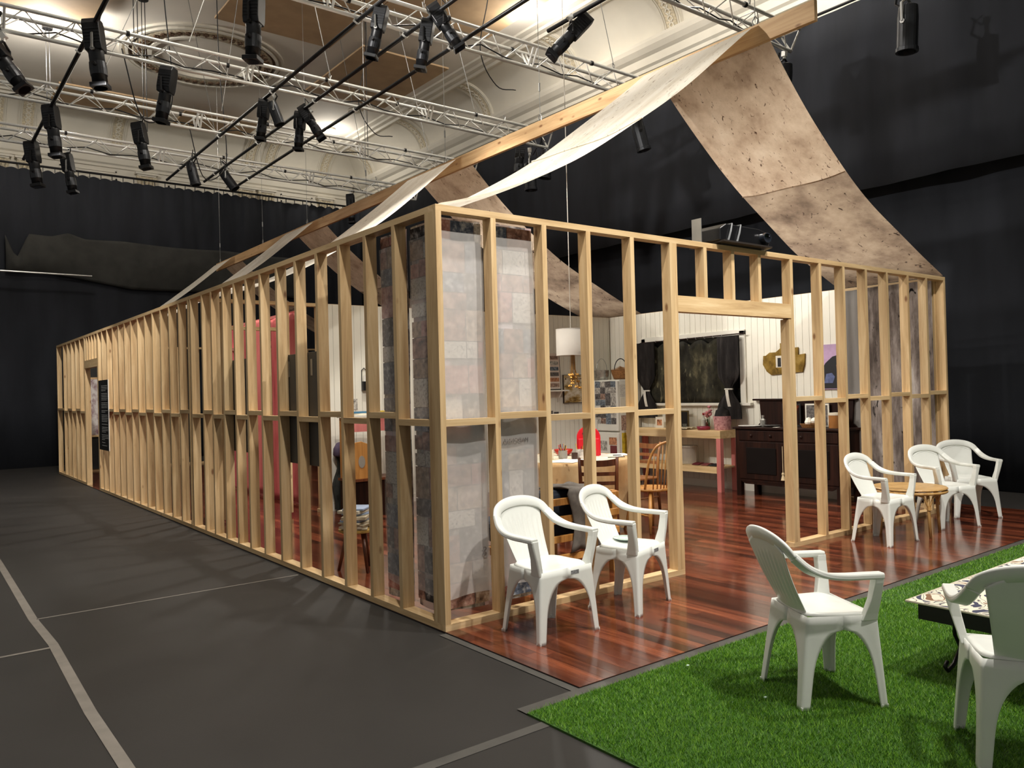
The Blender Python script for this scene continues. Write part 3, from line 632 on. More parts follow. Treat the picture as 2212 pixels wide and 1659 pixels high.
# (pivot, direction of the beam, round can?, clamp point above)
FX = [((-.78, 6.10, 5.62), (.05, -.03, -.56), 0, 1.12, 'spotlight pointing straight down from the bar outside the stud wall'), ((-1.62, 7.0, 5.62), (.31, -.23, -.56), 0, 1.1, 'tilted spotlight hung from the truss beyond the outer bar'),
      ((-.77, 9.42, 5.62), (.06, -.04, -.61), 0, 1.1, 'spotlight near the middle of the outer bar, hanging straight'), ((-.77, 11.5, 5.62), (.06, -.04, -.52), 0, 1.1, 'spotlight at the curtain end of the outer bar'),
      ((-.20, 11.75, 5.6), (.06, -.04, -.45), 0, 1.0, 'dark spotlight under the farthest truss beside the outer bar'), ((.22, 7.0, 5.62), (-.07, .06, -.52), 0, 1.05, 'long black spotlight under the truss above the kitchen partition'),
      ((.47, 9.40, 5.60), (.08, -.06, -.59), 0, 1.05, 'spotlight under the truss above the pink room'), ((.45, 4.30, 5.58), (-.02, .02, -.57), 0, 1.05, 'large black spotlight pointing down under the kitchen truss'),
      ((1.73, 3.86, 5.68), (-.07, .06, -.36), 0, .85, 'spotlight on the left inner bar over the kitchen'), ((2.42, 3.50, 5.78), (.17, -.13, -.34), 0, .85, 'spotlight slanting out from the middle bar over the kitchen'),
      ((2.33, 3.80, 5.66), (-.06, .05, -.39), 0, .85, 'upright spotlight on the middle bar over the kitchen'), ((1.69, 7.37, 5.66), (-.04, .03, -.37), 0, .85, 'upright spotlight on the left inner bar beyond the partition truss'),
      ((1.78, 7.12, 5.72), (.09, -.06, -.31), 1, .8, 'silvery tilted can on the left inner bar'), ((2.34, 7.55, 5.66), (-.02, .02, -.35), 0, .85, 'upright spotlight on the middle bar beyond the partition truss'),
      ((2.46, 7.38, 5.76), (.15, -.12, -.32), 0, .85, 'tilted spotlight on the middle bar beyond the partition truss'), ((1.72, 11.03, 5.72), (.07, -.05, -.37), 1, .95, 'can at the curtain end of the left inner bar'),
      ((2.40, 11.15, 5.72), (.19, -.14, -.34), 1, .95, 'tilted can at the curtain end of the middle bar'), ((3.72, 2.75, 5.72), (-.30, .17, -.36), 0, .95, 'big tilted spotlight on the short bar by the ridge beam'),
      ((6.28, 7.0, 5.70), (-.04, .03, -.45), 0, 1.0, 'profile spotlight at the right wall end of the partition truss'), ((6.92, 7.0, 5.75), (-.04, .04, -.38), 1, 1.2, 'round can at the tip of the partition truss'),
      ((6.62, 7.12, 5.50), (.01, -.01, -.45), 1, 1.15, 'low round can hanging under the tip of the partition truss'), ((6.52, 4.30, 5.48), (.06, -.04, -.29), 1, 1.1, 'round can at the right wall end of the kitchen truss'),
      ((6.80, 1.9, 5.62), (.0, .05, -.5), 1, 1.0, 'round can hung from the truss tip by the roof cloth'), ((5.29, 11.75, 5.62), (.01, -.01, -.31), 0, .9, 'black spotlight at the right wall end of the farthest truss')]
FX.append(((7.0, .35, 5.80), (0, .03, -.5), 1, 1.25, 'bright round can beside the end of the ridge beam, in front of the black curtain'))
for i, (pv, d, rd, sc, lab) in enumerate(FX):
    pr = proto[bool(rd)]
    o = copy_tree(pr); sc *= 1.15; o.location = pv; o.scale = (sc, sc, sc)
    d = Vector(d).normalized(); q = (-d).to_track_quat('Z', 'Y'); o.rotation_euler = q.to_euler()
    tag(o, lab, 'spotlight', 'spotlights hung from the rig')
    # yoke + clamp reach the bar above; expressed in the fixture's own space
    inv = q.to_matrix().transposed()
    top = inv @ Vector((0, 0, max(.12, (5.93-pv[2]) if i != 24 else .4)))/sc
    side = Vector((.098, 0, 0)); up = top.normalized()
    mb = MB()
    for sg in (-1, 1): mb.tube([side*sg, side*sg+up*(top.length*.55), top*.72+side*sg*.25, top*.80], .012, 6)
    mb.tube([side*-1, side*-.8], .02, 8).tube([side, side*.8], .02, 8)
    mb.build('yoke', STEEL if i % 4 == 0 else BLACKM, o)
    MB().tube([top*.78, top], .018, 8).obox(top, (.05, .05, .06), None).build('clamp', SILVER, o)
    MB().tube([Vector((0, .05, .25)), Vector((.08, .12, .33)), top+Vector((.12, .05, .02)), top+Vector((.02, .02, .05))], .007, 5).build('power_lead', BLACKM, o)
for pr in proto.values():
    for ch in [q for q in bpy.data.objects if q.parent == pr]: bpy.data.objects.remove(ch)
    bpy.data.objects.remove(pr)

# ================================================================== WHITE PLASTIC CHAIRS
def make_chair(fluted):
    r = thing('plastic_chair')
    # seat
    def seat(u, v):
        a = (u-.5)*2; b = (v-.5)*2
        rr = max(abs(a), abs(b)); k = 1
        if rr > 0:  # square to rounded square
            k = rr/((abs(a)**5+abs(b)**5)**.2) if rr > 1e-6 else 1
        a2, b2 = a*k, b*k; y = -.03+.205*b2; hwid = .226-.036*(b2*.5+.5)
        x = a2*hwid; e = rr
        z = .428-.016*(1-min(1, e*1.05)**2) - .012*max(0, -b2-.55)*2.2 + .006*max(0, b2)
        if e > .93: z -= (e-.93)*.22
        return (x, y, z)
    MB().grid(seat, 26, 26).build('seat', WHITEP, r, smooth=True, solid=.006)
    # legs with arched aprons
    def leg(sx, front):
        ct = (.226 if front else .19, -.235 if front else .175); cb = (.262 if front else .222, -.262 if front else .245)
        yc = -.03; zl = [0, .02, .08, .14, .18, .22, .255, .285, .31, .33, .345, .356, .38, .418]; mb = MB(); rows = []
        sy = 1 if front else -1
        for z in zl:
            t = z/.418; cx = cb[0]+(ct[0]-cb[0])*t; cy = cb[1]+(ct[1]-cb[1])*t; wl_ = .046+.024*t
            s_ = max(0, min(1, (z-.13)/(.356-.13))); ar = 1-math.sqrt(max(0, 1-s_**2.6))
            wx = wl_+(cx-wl_)*ar; wy = wl_+(abs(cy-yc)-wl_)*ar
            rr = .016; pts = []
            for q in (1, .75, .5, .25): pts.append((cx-rr-(wx-rr)*q, cy))
            for a_ in (0, .25, .5, .75, 1): pts.append((cx-rr+rr*math.sin(a_*PI/2), cy+sy*(rr-rr*math.cos(a_*PI/2))))
            for q in (.25, .5, .75, 1):
                dd = rr+(wy-rr)*q; xm = .208+(cx-ct[0]); pts.append((cx+(xm-cx)*dd/abs(cy-yc), cy+sy*dd))
            rows.append([(sx*x, y, z) for x, y in pts])
        m = len(rows[0]); mb.add([p for row in rows for p in row], [(i*m+j, i*m+j+1, (i+1)*m+j+1, (i+1)*m+j) for i in range(len(rows)-1) for j in range(m-1)])
        o = mb.build('leg', WHITEP, r, smooth=True, solid=.006)
        MB().prism([(sx*cb[0], cb[1]), (sx*(cb[0]-.046), cb[1]), (sx*(cb[0]-.012), cb[1]+sy*.012), (sx*cb[0], cb[1]+sy*.046)], 0.0, .014, 'z').build('foot', WHITEP, o)
    for sx in (-1, 1): leg(sx, True); leg(sx, False)
    # backrest panel
    def back(u, v):
        a = (u-.5)*2; hwid = .140+.048*v; x = a*hwid
        zt = .782-.062*a*a; z = .415+(zt-.415)*v
        y = .165+.170*v+.012*math.sin(v*PI) - .024*a*a
        if fluted and abs(a) < .86 and .16 < v < .8:
            y += -.0035*math.cos(a/.86*7*PI)*min(1, (v-.16)*10)*min(1, (.8-v)*12)
        return (x, y, z)
    MB().grid(back, 84 if fluted else 24, 26).build('backrest', WHITEP, r, smooth=True, solid=.006)
    if not fluted:
        MB().tube([Vector(back(.5+.46*math.sin((i/12-.5)*PI*.9), .90))+Vector((0, -.004, 0)) for i in range(13)], .003, 5).build('moulded_line', WHITEP, r, smooth=True)
    # top rail and arms as swept bands
    pr_ = cr([(-.226, .266, .700), (-.188, .304, .748), (-.11, .328, .776), (0, .335, .786), (.11, .328, .776), (.188, .304, .748), (.226, .266, .700)], 6)
    wd = cr([(-.80, .22, .55), (-.55, .32, .74), (-.2, .40, .88), (0, .42, .90), (.2, .40, .88), (.55, .32, .74), (.80, .22, .55)], 6)
    wd2 = cr([(.060,), (.064,), (.070,), (.072,), (.070,), (.064,), (.060,)], 6)
    MB().ribbon(pr_, wd, [q[0] for q in wd2], .020).build('top_rail', WHITEP, r, smooth=True)
    for sg in (-1, 1):
        pa = cr([(sg*.222, .270, .706), (sg*.247, .200, .654), (sg*.264, .110, .626), (sg*.270, .0, .616), (sg*.270, -.12, .614), (sg*.268, -.236, .612)], 6)
        wa = cr([(sg*.80, .15, .58), (sg*.90, .05, .42), (sg*.98, .0, .18), (sg, 0, .03), (sg, 0, 0), (sg, 0, 0)], 6)
        wb_ = cr([(.058,), (.060,), (.056,), (.054,), (.054,), (.054,)], 6)
        arm = MB().ribbon(pa, wa, [q[0] for q in wb_], .030)
        # square post from the arm down into the front corner of the seat
        vs = []; lev = [(.612, .295, .054, .056), (.58, .288, .050, .058), (.50, .264, .042, .066), (.43, .243, .036, .086), (.395, .234, .034, .10)]
        for (z, xo, wx, wy) in lev:
            for (qx, qy) in ((xo-wx, -.240), (xo-.010, -.240), (xo, -.232), (xo, -.240+wy), (xo-wx, -.240+wy)): vs.append((sg*qx, qy+.004*(z < .45), z))
        arm.add(vs, [(i*5+j, i*5+(j+1) % 5, (i+1)*5+(j+1) % 5, (i+1)*5+j) for i in range(len(lev)-1) for j in range(5)]+[(0, 1, 2, 3, 4), tuple(20+j for j in range(5))])
        arm.build('arm', WHITEP, r, smooth=False, bevel=.004)
    return r
chA = make_chair(True); chB = make_chair(False)
used = {}
def place_chair(kind, x, y, face_deg, label, z=0.0):
    """face_deg: direction the sitter looks, from +X; model looks to -Y"""
    pr = chA if kind else chB
    o = pr if kind not in used else copy_tree(pr); used[kind] = 1
    o.location = (x, y, z); o.scale = (.95, .81, 1); o.rotation_euler = (0, 0, math.radians(face_deg+90)); return tag(o, label, 'chair', 'white plastic garden chairs')
c1_ = place_chair(True, .50, -.40, -88, 'fluted white plastic chair against the papered studs, next to the house corner')
c2_ = place_chair(True, 1.30, -.32, -73, 'fluted white plastic chair beside the doorway stud, a saucer on its seat')
place_chair(True, .835, -2.05, -29, 'fluted white plastic chair standing alone on the grass, back turned')
place_chair(False, .833, -2.98, 30, 'white plastic chair on the grass pulled up to the patterned low table', .0)
place_chair(False, 4.64, -.40, -92, 'plain-backed white plastic chair on the doorway side of the cane table')
place_chair(False, 5.88, -.41, -112, 'plain-backed white plastic chair on the far side of the cane table')
place_chair(False, 6.68, -.31, -130, 'outermost white plastic chair, turned inward at the end of the timber floor')
STK = plain('sticker_print', (128, 130, 132), .5, var=.7, scale=220)
for c_ in (c1_, c2_): MB().box(.03, .10, -.2425, -.2405, .375, .398).build('sticker', STK, c_)
tag(MB().lathe([(.004, .0), (.06, .004), (.085, .014)], 24, caps=False).build('saucer', P('pale_green_glaze', (196, 214, 206), .2), loc=(1.37, -.24, .432), solid=.004, smooth=True), 'pale green saucer left on the chair by the doorway stud', 'saucer')

# ================================================================== GRASS, RATTAN TABLE, LOW TABLE
GR = bpy.data.materials.new('artificial_grass'); GR.use_nodes = True; nt = GR.node_tree; n = N(nt); b = nt.nodes['Principled BSDF']
gi = n('ShaderNodeNewGeometry'); rp = n('ShaderNodeValToRGB'); ramp(rp, [(0, lin((54, 102, 8))), (.5, lin((86, 140, 18))), (1, lin((130, 172, 46)))]); n.l(gi.outputs['Random Per Island'], rp.inputs[0]); n.l(rp.outputs[0], b.inputs['Base Color'])
b.inputs['Roughness'].default_value = .45
gt = thing('artificial_grass', 'bright green artificial grass mat laid beside the timber floor', 'grass', kind='stuff')
GX0, GX1, GY0, GY1 = -.40, 8.4, -6.0, -1.315
tag(MB().box(GX0, GX1, GY0, GY1, -.0119, -.002).build('grass_backing', plain('grass_backing', (48, 84, 16), .9, var=.3, scale=60), gt), kind='stuff')
rng = np.random.default_rng(3)
def blades(n_, x0, x1, y0, y1, hgt, wid, name):
    bx_ = rng.uniform(x0, x1, n_); by = rng.uniform(y0, y1, n_); a = rng.uniform(0, 2*PI, n_); la = rng.uniform(0, 2*PI, n_)
    h = hgt*rng.uniform(.6, 1.15, n_); ln = h*rng.uniform(.3, 1.1, n_); w_ = wid*rng.uniform(.7, 1.2, n_)
    v = np.zeros((n_, 3, 3)); z0 = -.004
    v[:, 0] = np.stack([bx_-w_*np.cos(a), by-w_*np.sin(a), np.full(n_, z0)], 1); v[:, 1] = np.stack([bx_+w_*np.cos(a), by+w_*np.sin(a), np.full(n_, z0)], 1)
    v[:, 2] = np.stack([bx_+ln*np.cos(la), by+ln*np.sin(la), z0+h], 1)
    me = bpy.data.meshes.new(name); me.vertices.add(n_*3); me.vertices.foreach_set('co', v.ravel()); me.loops.add(n_*3); me.loops.foreach_set('vertex_index', np.arange(n_*3))
    me.polygons.add(n_); me.polygons.foreach_set('loop_start', np.arange(n_)*3); me.polygons.foreach_set('loop_total', np.full(n_, 3)); me.update(calc_edges=True); me.materials.append(GR)
    o = bpy.data.objects.new(name, me); C.objects.link(o); o.parent = gt; o['kind'] = 'stuff'
blades(230000, GX0+.005, 2.6, -3.7, GY1-.004, .020, .0016, 'grass_blades')
blades(110000, 2.6, 7.5, -3.7, GY1-.004, .020, .0024, 'far_grass_blades')
for (x, y) in ((.62, -1.42), (.55, -1.95), (4.3, -1.75), (2.1, -1.5)):
    tag(MB().obox((0, 0, 0), (.016, .012, .003)).build('paper_scrap', P('pale_scrap', (190, 220, 200), .6), loc=(x, y, .014)), 'tiny pale paper scrap caught in the artificial grass', 'scrap', 'scraps in the grass')

RAT = wood('rattan_cane', [(150, 108, 58), (188, 146, 88), (206, 168, 110)], 'z', rough=.5, knots=False, gs=40, vary=.08)
rt = thing('cane_table', 'low round cane side table between the white chairs', 'table', (5.25, -.36, 0))
MB().lathe([(.30, .432), (.335, .438), (.345, .448), (.335, .458), (.004, .460)], 40).build('table_top', wood('rattan_top', [(168, 128, 74), (200, 160, 102), (214, 178, 122)], 'x', rough=.45, knots=False, gs=60), rt)
MB().tube([(.33*math.cos(a*PI/20), .33*math.sin(a*PI/20), .418) for a in range(41)], .015, 8).build('rim_hoop', RAT, rt, smooth=True)
MB().tube([(.25*math.cos(a*PI/20), .25*math.sin(a*PI/20), .40) for a in range(41)], .010, 8).build('inner_hoop', RAT, rt, smooth=True)
for k in range(4):
    a = PI/4+k*PI/2+.25; d = Vector((math.cos(a), math.sin(a), 0)); s_ = Vector((-d.y, d.x, 0))
    lg = MB().tube([d*.29+Vector((0, 0, .42)), d*.30+Vector((0, 0, .2)), d*.315], .015, 8).build('leg', RAT, rt, smooth=True)
    for sg in (-1, 1):
        MB().tube([d*.295+s_*sg*.12+Vector((0, 0, .412)), d*.30+s_*sg*.05+Vector((0, 0, .385)), d*.30+s_*sg*.018+Vector((0, 0, .31)), d*.302+Vector((0, 0, .27))], .009, 6).build('curved_brace', RAT, lg, smooth=True)
    MB().lathe([(.02, -.015), (.02, .015)], 10, d*.302+Vector((0, 0, .275))).build('binding', RAT, lg)

lt = thing('low_table', 'low dark table with scrolled iron legs on the grass', 'table', (2.35, -2.75, .0))
MB().box(-.98, 1.0, -.45, .46, .30, .385).build('table_apron', P('black_wood', (14, 11, 10), .5), lt)
for (sx, sy) in ((-.72, .40), (.8, .40), (-.72, -.40), (.8, -.40)):
    MB().tube([(sx, sy, .32), (sx, sy, .18), (sx-.06*math.copysign(1, sx), sy, .10), (sx+.02*math.copysign(1, sx), sy, .03), (sx+.09*math.copysign(1, sx), sy, .012), (sx+.12*math.copysign(1, sx), sy, .04), (sx+.09*math.copysign(1, sx), sy, .06)], .010, 7).build('scroll_leg', BLACKM, lt, smooth=True)
# patterned cloth on top of it
m, nt, b = new_mat('patterned_cloth'); n = N(nt); tc = n('ShaderNodeTexCoord'); wv = n('ShaderNodeTexNoise'); wv.inputs['Scale'].default_value = 2.6; wv.inputs['Distortion'].default_value = 3.5; wv.inputs['Detail'].default_value = 2; n.l(tc.outputs['Object'], wv.inputs[0])
rp = n('ShaderNodeValToRGB'); rp.color_ramp.interpolation = 'CONSTANT'; ramp(rp, [(0, lin((60, 62, 84))), (.40, lin((222, 214, 194))), (.475, lin((70, 68, 78))), (.50, lin((226, 218, 198))), (.56, lin((126, 92, 68))), (.61, lin((216, 208, 190))), (.66, lin((52, 52, 72)))]); n.l(wv.outputs[0], rp.inputs[0]); n.l(rp.outputs[0], b.inputs['Base Color']); b.inputs['Roughness'].default_value = .85
tc_ = thing('table_cloth', 'flat cream, navy and brown patterned cloth on the low table', 'cloth', (2.35, -2.75, .388))
MB().grid(lambda u, v: (-1.02+2.08*u, -.50+1.0*v, .002+.002*math.sin(u*30)), 24, 12).build('cloth_panel', m, tc_, solid=.004)
MB().tube([(-1.02, -.5, .002), (-1.02, .5, .002), (1.06, .5, .002)], .006, 5).build('stitched_edge', P('cream_stitch', (206, 198, 178), .8), tc_)

# ================================================================== HANGING PAPERS ON THE CORNER STUDS
def collage(name, fade):
    """pasted magazine photographs: square cells, each with its own dark figures, tints and printed noise"""
    m, nt, b = new_mat(name); n = N(nt); tc = n('ShaderNodeTexCoord'); mp = n('ShaderNodeMapping'); n.l(tc.outputs['UV'], mp.inputs[0]); mp.inputs['Scale'].default_value = (1.25, 1, 1)
    vo = n('ShaderNodeTexVoronoi'); vo.distance = 'CHEBYCHEV'; vo.inputs['Scale'].default_value = 6.2; vo.inputs['Randomness'].default_value = .8; n.l(mp.outputs[0], vo.inputs['Vector'])
    hs = n('ShaderNodeHueSaturation'); hs.inputs['Saturation'].default_value = .22; n.l(vo.outputs['Color'], hs.inputs['Color'])
    mx0 = n('ShaderNodeMixRGB'); mx0.inputs[0].default_value = .5; n.l(hs.outputs[0], mx0.inputs[1]); mx0.inputs[2].default_value = (*lin((206, 176, 164)), 1)
    sc = n('ShaderNodeVectorMath', _operation='SCALE'); sc.inputs['Scale'].default_value = 11.0; n.l(vo.outputs['Color'], sc.inputs[0])
    av = n('ShaderNodeVectorMath', _operation='ADD'); n.l(mp.outputs[0], av.inputs[0]); n.l(sc.outputs[0], av.inputs[1])
    nz = n('ShaderNodeTexNoise'); nz.inputs['Scale'].default_value = 13; nz.inputs['Detail'].default_value = 6; nz.inputs['Roughness'].default_value = .6; n.l(av.outputs[0], nz.inputs['Vector'])
    mr = n('ShaderNodeMapRange'); mr.inputs[1].default_value = .38; mr.inputs[2].default_value = .64; mr.inputs[3].default_value = .9; mr.inputs[4].default_value = 0; n.l(nz.outputs[0], mr.inputs[0])
    sp = n('ShaderNodeSeparateColor'); n.l(vo.outputs['Color'], sp.inputs[0]); gt_ = n('ShaderNodeMath', _operation='GREATER_THAN'); gt_.inputs[1].default_value = .22; n.l(sp.outputs[1], gt_.inputs[0])
    mu = n('ShaderNodeMath', _operation='MULTIPLY'); n.l(mr.outputs[0], mu.inputs[0]); n.l(gt_.outputs[0], mu.inputs[1])
    mx1 = n('ShaderNodeMixRGB'); n.l(mu.outputs[0], mx1.inputs[0]); n.l(mx0.outputs[0], mx1.inputs[1]); mx1.inputs[2].default_value = (*lin((44, 34, 36)), 1)
    mx2 = n('ShaderNodeMixRGB'); mx2.inputs[0].default_value = fade; n.l(mx1.outputs[0], mx2.inputs[1]); mx2.inputs[2].default_value = (*lin((228, 224, 220)), 1)
    n.l(mx2.outputs[0], b.inputs['Base Color']); b.inputs['Roughness'].default_value = .8; b.inputs['Specular IOR Level'].default_value = .2
    return m
COL = collage('collage_print', .08)
def tracing(name, fade, clear):
    m = collage(name, fade); nt = m.node_tree; n = N(nt); b = nt.nodes['Principled BSDF']
    tp = n('ShaderNodeBsdfTransparent'); ms = n('ShaderNodeMixShader'); ms.inputs[0].default_value = clear; n.l(b.outputs[0], ms.inputs[1]); n.l(tp.outputs[0], ms.inputs[2]); n.l(ms.outputs[0], nt.nodes['Material Output'].inputs[0])
    return m
TR = tracing('tracing_paper', .92, .48); TRL = tracing('shaded_tracing_paper', .80, .70)  # lit and shaded copies of one paper: light put into colour and clearness
CUT = [cloth_print('cutout_%s' % nm, tones, sc_, (1, 1, 1)) for nm, tones, sc_ in (('mono', [(20, 18, 20), (70, 66, 66), (190, 184, 180)], 22), ('portrait', [(30, 20, 20), (150, 112, 98), (206, 176, 160)], 16), ('blue', [(24, 28, 40), (92, 100, 116), (196, 196, 196)], 24),
       ('rose', [(88, 40, 40), (178, 126, 116), (212, 184, 174)], 18), ('text', [(70, 66, 64), (196, 190, 182), (214, 208, 200)], 60), ('tan', [(50, 36, 28), (160, 134, 112), (216, 200, 182)], 20))]
def sheet(name, parent, mat, p0, p1, z0, z1, off, seed):
    """gently waving sheet between plan points p0,p1 with UVs in metres"""
    p0 = Vector((*p0, 0)); p1 = Vector((*p1, 0)); L = (p1-p0).length; t = (p1-p0).normalized(); nn = Vector((-t.y, t.x, 0))
    mb = MB(); nu, nv = 14, 40
    mb.grid(lambda u, v: tuple(p0+t*(L*u)+nn*(off+.006*math.sin(u*7+seed)*(1-v*.6)+.004*math.sin(v*14+seed))+Vector((0, 0, z0+(z1-z0)*v+.008*math.sin(u*4+seed)*(1-v)))), nu, nv)
    me = mb.mesh(name, mat, True); uv = me.uv_layers.new(name='uv')
    for lp in me.loops:
        i = lp.vertex_index; uv.data[lp.index].uv = ((i % (nu+1))/nu*L+seed*1.37, (i//(nu+1))/nv*(z1-z0)+seed*.61)
    return link(name, me, parent)
for k, (p0, p1, lab) in enumerate([((.09, .120), (.44, .120), 'pale collage sheet of magazine photos next to the corner post, facing the chairs'), ((.50, .120), (.885, .120), 'collage sheet of magazine photos behind the first white chair, large mirrored lettering on it'),
                                   ((.120, .53), (.120, .17), 'shadowed collage sheet on the long wall beside the corner post'), ((.120, .955), (.120, .58), 'shadowed collage sheet with a large printed face on the long wall')]):
    t = thing('photo_collage', lab, 'collage', (0, 0, 0), group='collage sheets at the house corner')
    fr_ = k < 2
    sheet('printed_sheet', t, COL, p0, p1, .075 if fr_ else .05, 2.655, .014, k+1)
    a = Vector(p0); b2 = Vector(p1); e = (b2-a)*.02
    sheet('tracing_paper', t, TR if fr_ else TRL, tuple(a+e), tuple(b2-e), .17 if fr_ else .15, 2.56, -.014, k+5)
    random.seed(40+k); d2 = (b2-a); Lw = d2.length; d2.normalize(); z_ = .095
    while z_ < 2.60:
        h_ = random.uniform(.10, .24); x_ = .004
        if z_+h_ > 2.64: h_ = 2.64-z_
        while x_ < Lw-.03:
            w_ = min(random.uniform(.09, .24), Lw-.006-x_); hh = h_*random.choice((1, 1, .82)); c_ = a+d2*(x_+w_/2)
            if w_ > .03: MB().obox((0, 0, 0), (w_-.006, .0012, hh-.006)).build('magazine_cutout', random.choice(CUT), t, loc=(c_.x, c_.y, z_+hh/2), rot=(0, 0, 0 if fr_ else PI/2))
            x_ += w_
        z_ += h_
    if k in (0, 1):
        for (tx, x, z, sz) in ([('MADONNA', .78, 1.15, .042)] if k == 1 else [('S', .40, .42, .075)]):
            c_ = bpy.data.curves.new('lettering', 'FONT'); c_.body = tx; c_.size = sz; c_.extrude = .0004
            o = bpy.data.objects.new('lettering', c_); C.objects.link(o); dg = bpy.context.evaluated_depsgraph_get(); me = bpy.data.meshes.new_from_object(o.evaluated_get(dg)); bpy.data.objects.remove(o)
            me.materials.append(P('faded_ink', (122, 116, 114), .8)); o = link('lettering', me, t, (x, .0925, z), (PI/2, 0, 0)); o.scale = (-1, 1, 1)

# ================================================================== BOARDS AND PANELS ON THE LONG WALL
SCR = P('charcoal_panel', (64, 62, 58), .5, var=.1, scale=3)
for (y0, y1, z0, z1, lab) in ((2.02, 2.80, .91, 1.88, 'large plain charcoal display board fixed inside the long stud wall'), (3.78, 4.50, .95, 1.90, 'smaller plain charcoal display board in front of the pink panel')):
    t = thing('display_board', lab, 'display board', (0, 0, 0))
    MB().box(.095, .125, y0, y1, z0, z1).build('board', SCR, t, bevel=.003)
    MB().box(.126, .129, y0+.02, y1-.02, z0+.02, z1-.02).build('screen_face', P('black_face', (14, 14, 16), .2), t)
    for yy in (y0+.12, y1-.16): MB().box(.092, .0955, yy, yy+.04, z1-.2, z1-.06).build('bracket', STEEL, t)
t = thing('text_panel', 'tall black panel of small white text mounted outside the stud wall', 'sign', (0, 0, 0))
MB().box(-.012, -.002, 9.85, 10.60, .70, 1.85).build('panel', P('text_black', (16, 16, 17), .5), t)
MB().box(-.013, -.001, 9.842, 9.85, .70, 1.85).build('white_edge', P('white_edge', (220, 216, 208), .5), t)
INK = P('white_print', (150, 150, 148), .7)
random.seed(11); z = 1.76; para = [4, 5, 4, 2, 5, 1, 4, 4, 1, 1]
for np_ in para:
    mb = MB()
    for i in range(np_):
        mb.box(-.0132, -.0122, 9.90+random.uniform(0, .03)+(.25*random.random() if i == np_-1 else 0), 10.38, z-.010, z-.001); z -= .026
    tag(mb.build('text_lines', INK, t), kind='stuff'); z -= .022
t = thing('printed_banner', 'pale banner with a sketchy purple and black figure, seen through the side doorway', 'banner', (0, 0, 0))
MB().box(.30, 1.35, 14.84, 14.85, .78, 1.98).build('sheet', cloth_print('sketch_print', [(66, 46, 58), (140, 112, 118), (206, 200, 196), (214, 210, 206)], 3.4, (1.6, 1, 1), marks=((30, 26, 30), (1, 1, 1)), mscale=5), t)
MB().box(.28, 1.37, 14.835, 14.86, 1.98, 2.02).build('top_batten', RIDGE, t); MB().box(.28, 1.37, 14.835, 14.86, .74, .78).build('bottom_batten', BENCHW, t)
t = thing('wall_panel_black', 'black backing cloth behind the printed banner', 'cloth', (0, 0, 0)); MB().box(.1, 1.45, 14.88, 14.89, .05, 2.6).build('cloth_panel', DRP, t)

# projector on a shelf over the doorway
t = thing('projector_shelf', 'thin black shelf fixed on top of the doorway plate', 'shelf', (0, 0, 0))
MB().prism([(2.78, -.09), (3.46, -.09), (3.62, .20), (2.85, .34)], 2.712, 2.726, 'z').build('board', P('shelf_black', (34, 28, 24), .5), t)
MB().box(2.86, 3.40, -.01, .05, 2.700, 2.712).build('batten', P('shelf_batten', (44, 38, 32), .6), t)
tag(MB().box(2.60, 2.606, .0, .10, 2.70, 2.90).build('mirror_plate', STEEL), 'thin upright plate standing on the top plate by the projector', 'plate')
t = thing('projector', 'black projector strapped to the shelf above the doorway', 'projector', (3.12, .08, 2.7265)); t.scale = (1, 1, .8)
MB().prism([(-.34, 0), (.34, 0), (.36, .05), (.34, .15), (.20, .185), (-.26, .185), (-.34, .13)], -.13, .15, 'y').build('body', P('projector_black', (15, 15, 17), .3), t, bevel=.01)
MB().lathe([(.055, 0), (.055, .05), (.046, .05), (.046, .02), (.003, .02)], 20, (.26, -.13, .085), Matrix.Rotation(PI/2, 3, 'X')).build('lens', LENS, t)
for x in (-.24, -.12): MB().tube([(x, -.135, .0), (x+.03, -.14, .10), (x+.06, -.135, .19), (x+.07, .16, .19)], .009, 6).build('strap', P('grey_strap', (120, 122, 124), .5), t)
MB().tube([(.02, 0, .188), (.10, 0, .21), (.2, 0, .19)], .008, 6).build('handle', STEEL, t)
em2, nt, b_ = new_mat('blue_led'); b_.inputs['Emission Color'].default_value = (.3, .25, 1, 1); b_.inputs['Emission Strength'].default_value = 6
MB().obox((.33, -.135, .14), (.012, .006, .016)).build('status_light', em2, t)

# ================================================================== KITCHEN
# window with dark painted curtain
wn = thing('window_1', kind='structure')
FRM = M_['white_gloss']
for (y0, y1, z0, z1, nm) in ((2.70, 2.79, 1.25, 2.28, 'window_frame'), (4.60, 4.68, 1.25, 2.28, 'window_frame'), (2.70, 4.68, 2.22, 2.30, 'window_frame')):
    MB().box(XI-.03, XI-.001, y0, y1, z0, z1).build(nm, FRM, wn, bevel=.003)
MB().box(XI-.07, XI-.001, 2.60, 4.74, 1.21, 1.25).build('window_sill', FRM, wn, bevel=.004)
MB().box(XI-.012, XI-.003, 2.79, 4.60, 1.25, 2.22).build('window_pane', P('dark_pane', (20, 20, 18), .2), wn)
DKC = cloth_print('painted_black_cloth', [(20, 19, 16), (38, 36, 30), (58, 56, 44), (104, 98, 76)], 3.2, (1, 1.3, .8), marks=((112, 108, 84), (1, 2.5, .8)), mscale=4)
SHR = cloth_print('black_sheer', [(20, 18, 18), (36, 33, 32), (60, 56, 54)], 5, (1, 2, .5))
t = thing('painted_curtain', 'dark painted cloth stretched across the kitchen window', 'curtain', (0, 0, 0))
hang('cloth_panel', lambda u, v: (XI-.05+.014*math.sin(u*23+math.sin(v*3)), 2.98+1.5*u, 1.262+(.86+.07*abs(math.sin(u*14)))*v), DKC, t, 60, 12)
t = thing('curtain_rod', 'thin curtain rod with rings above the kitchen window', 'curtain rod', (XI-.075, 0, 2.215))
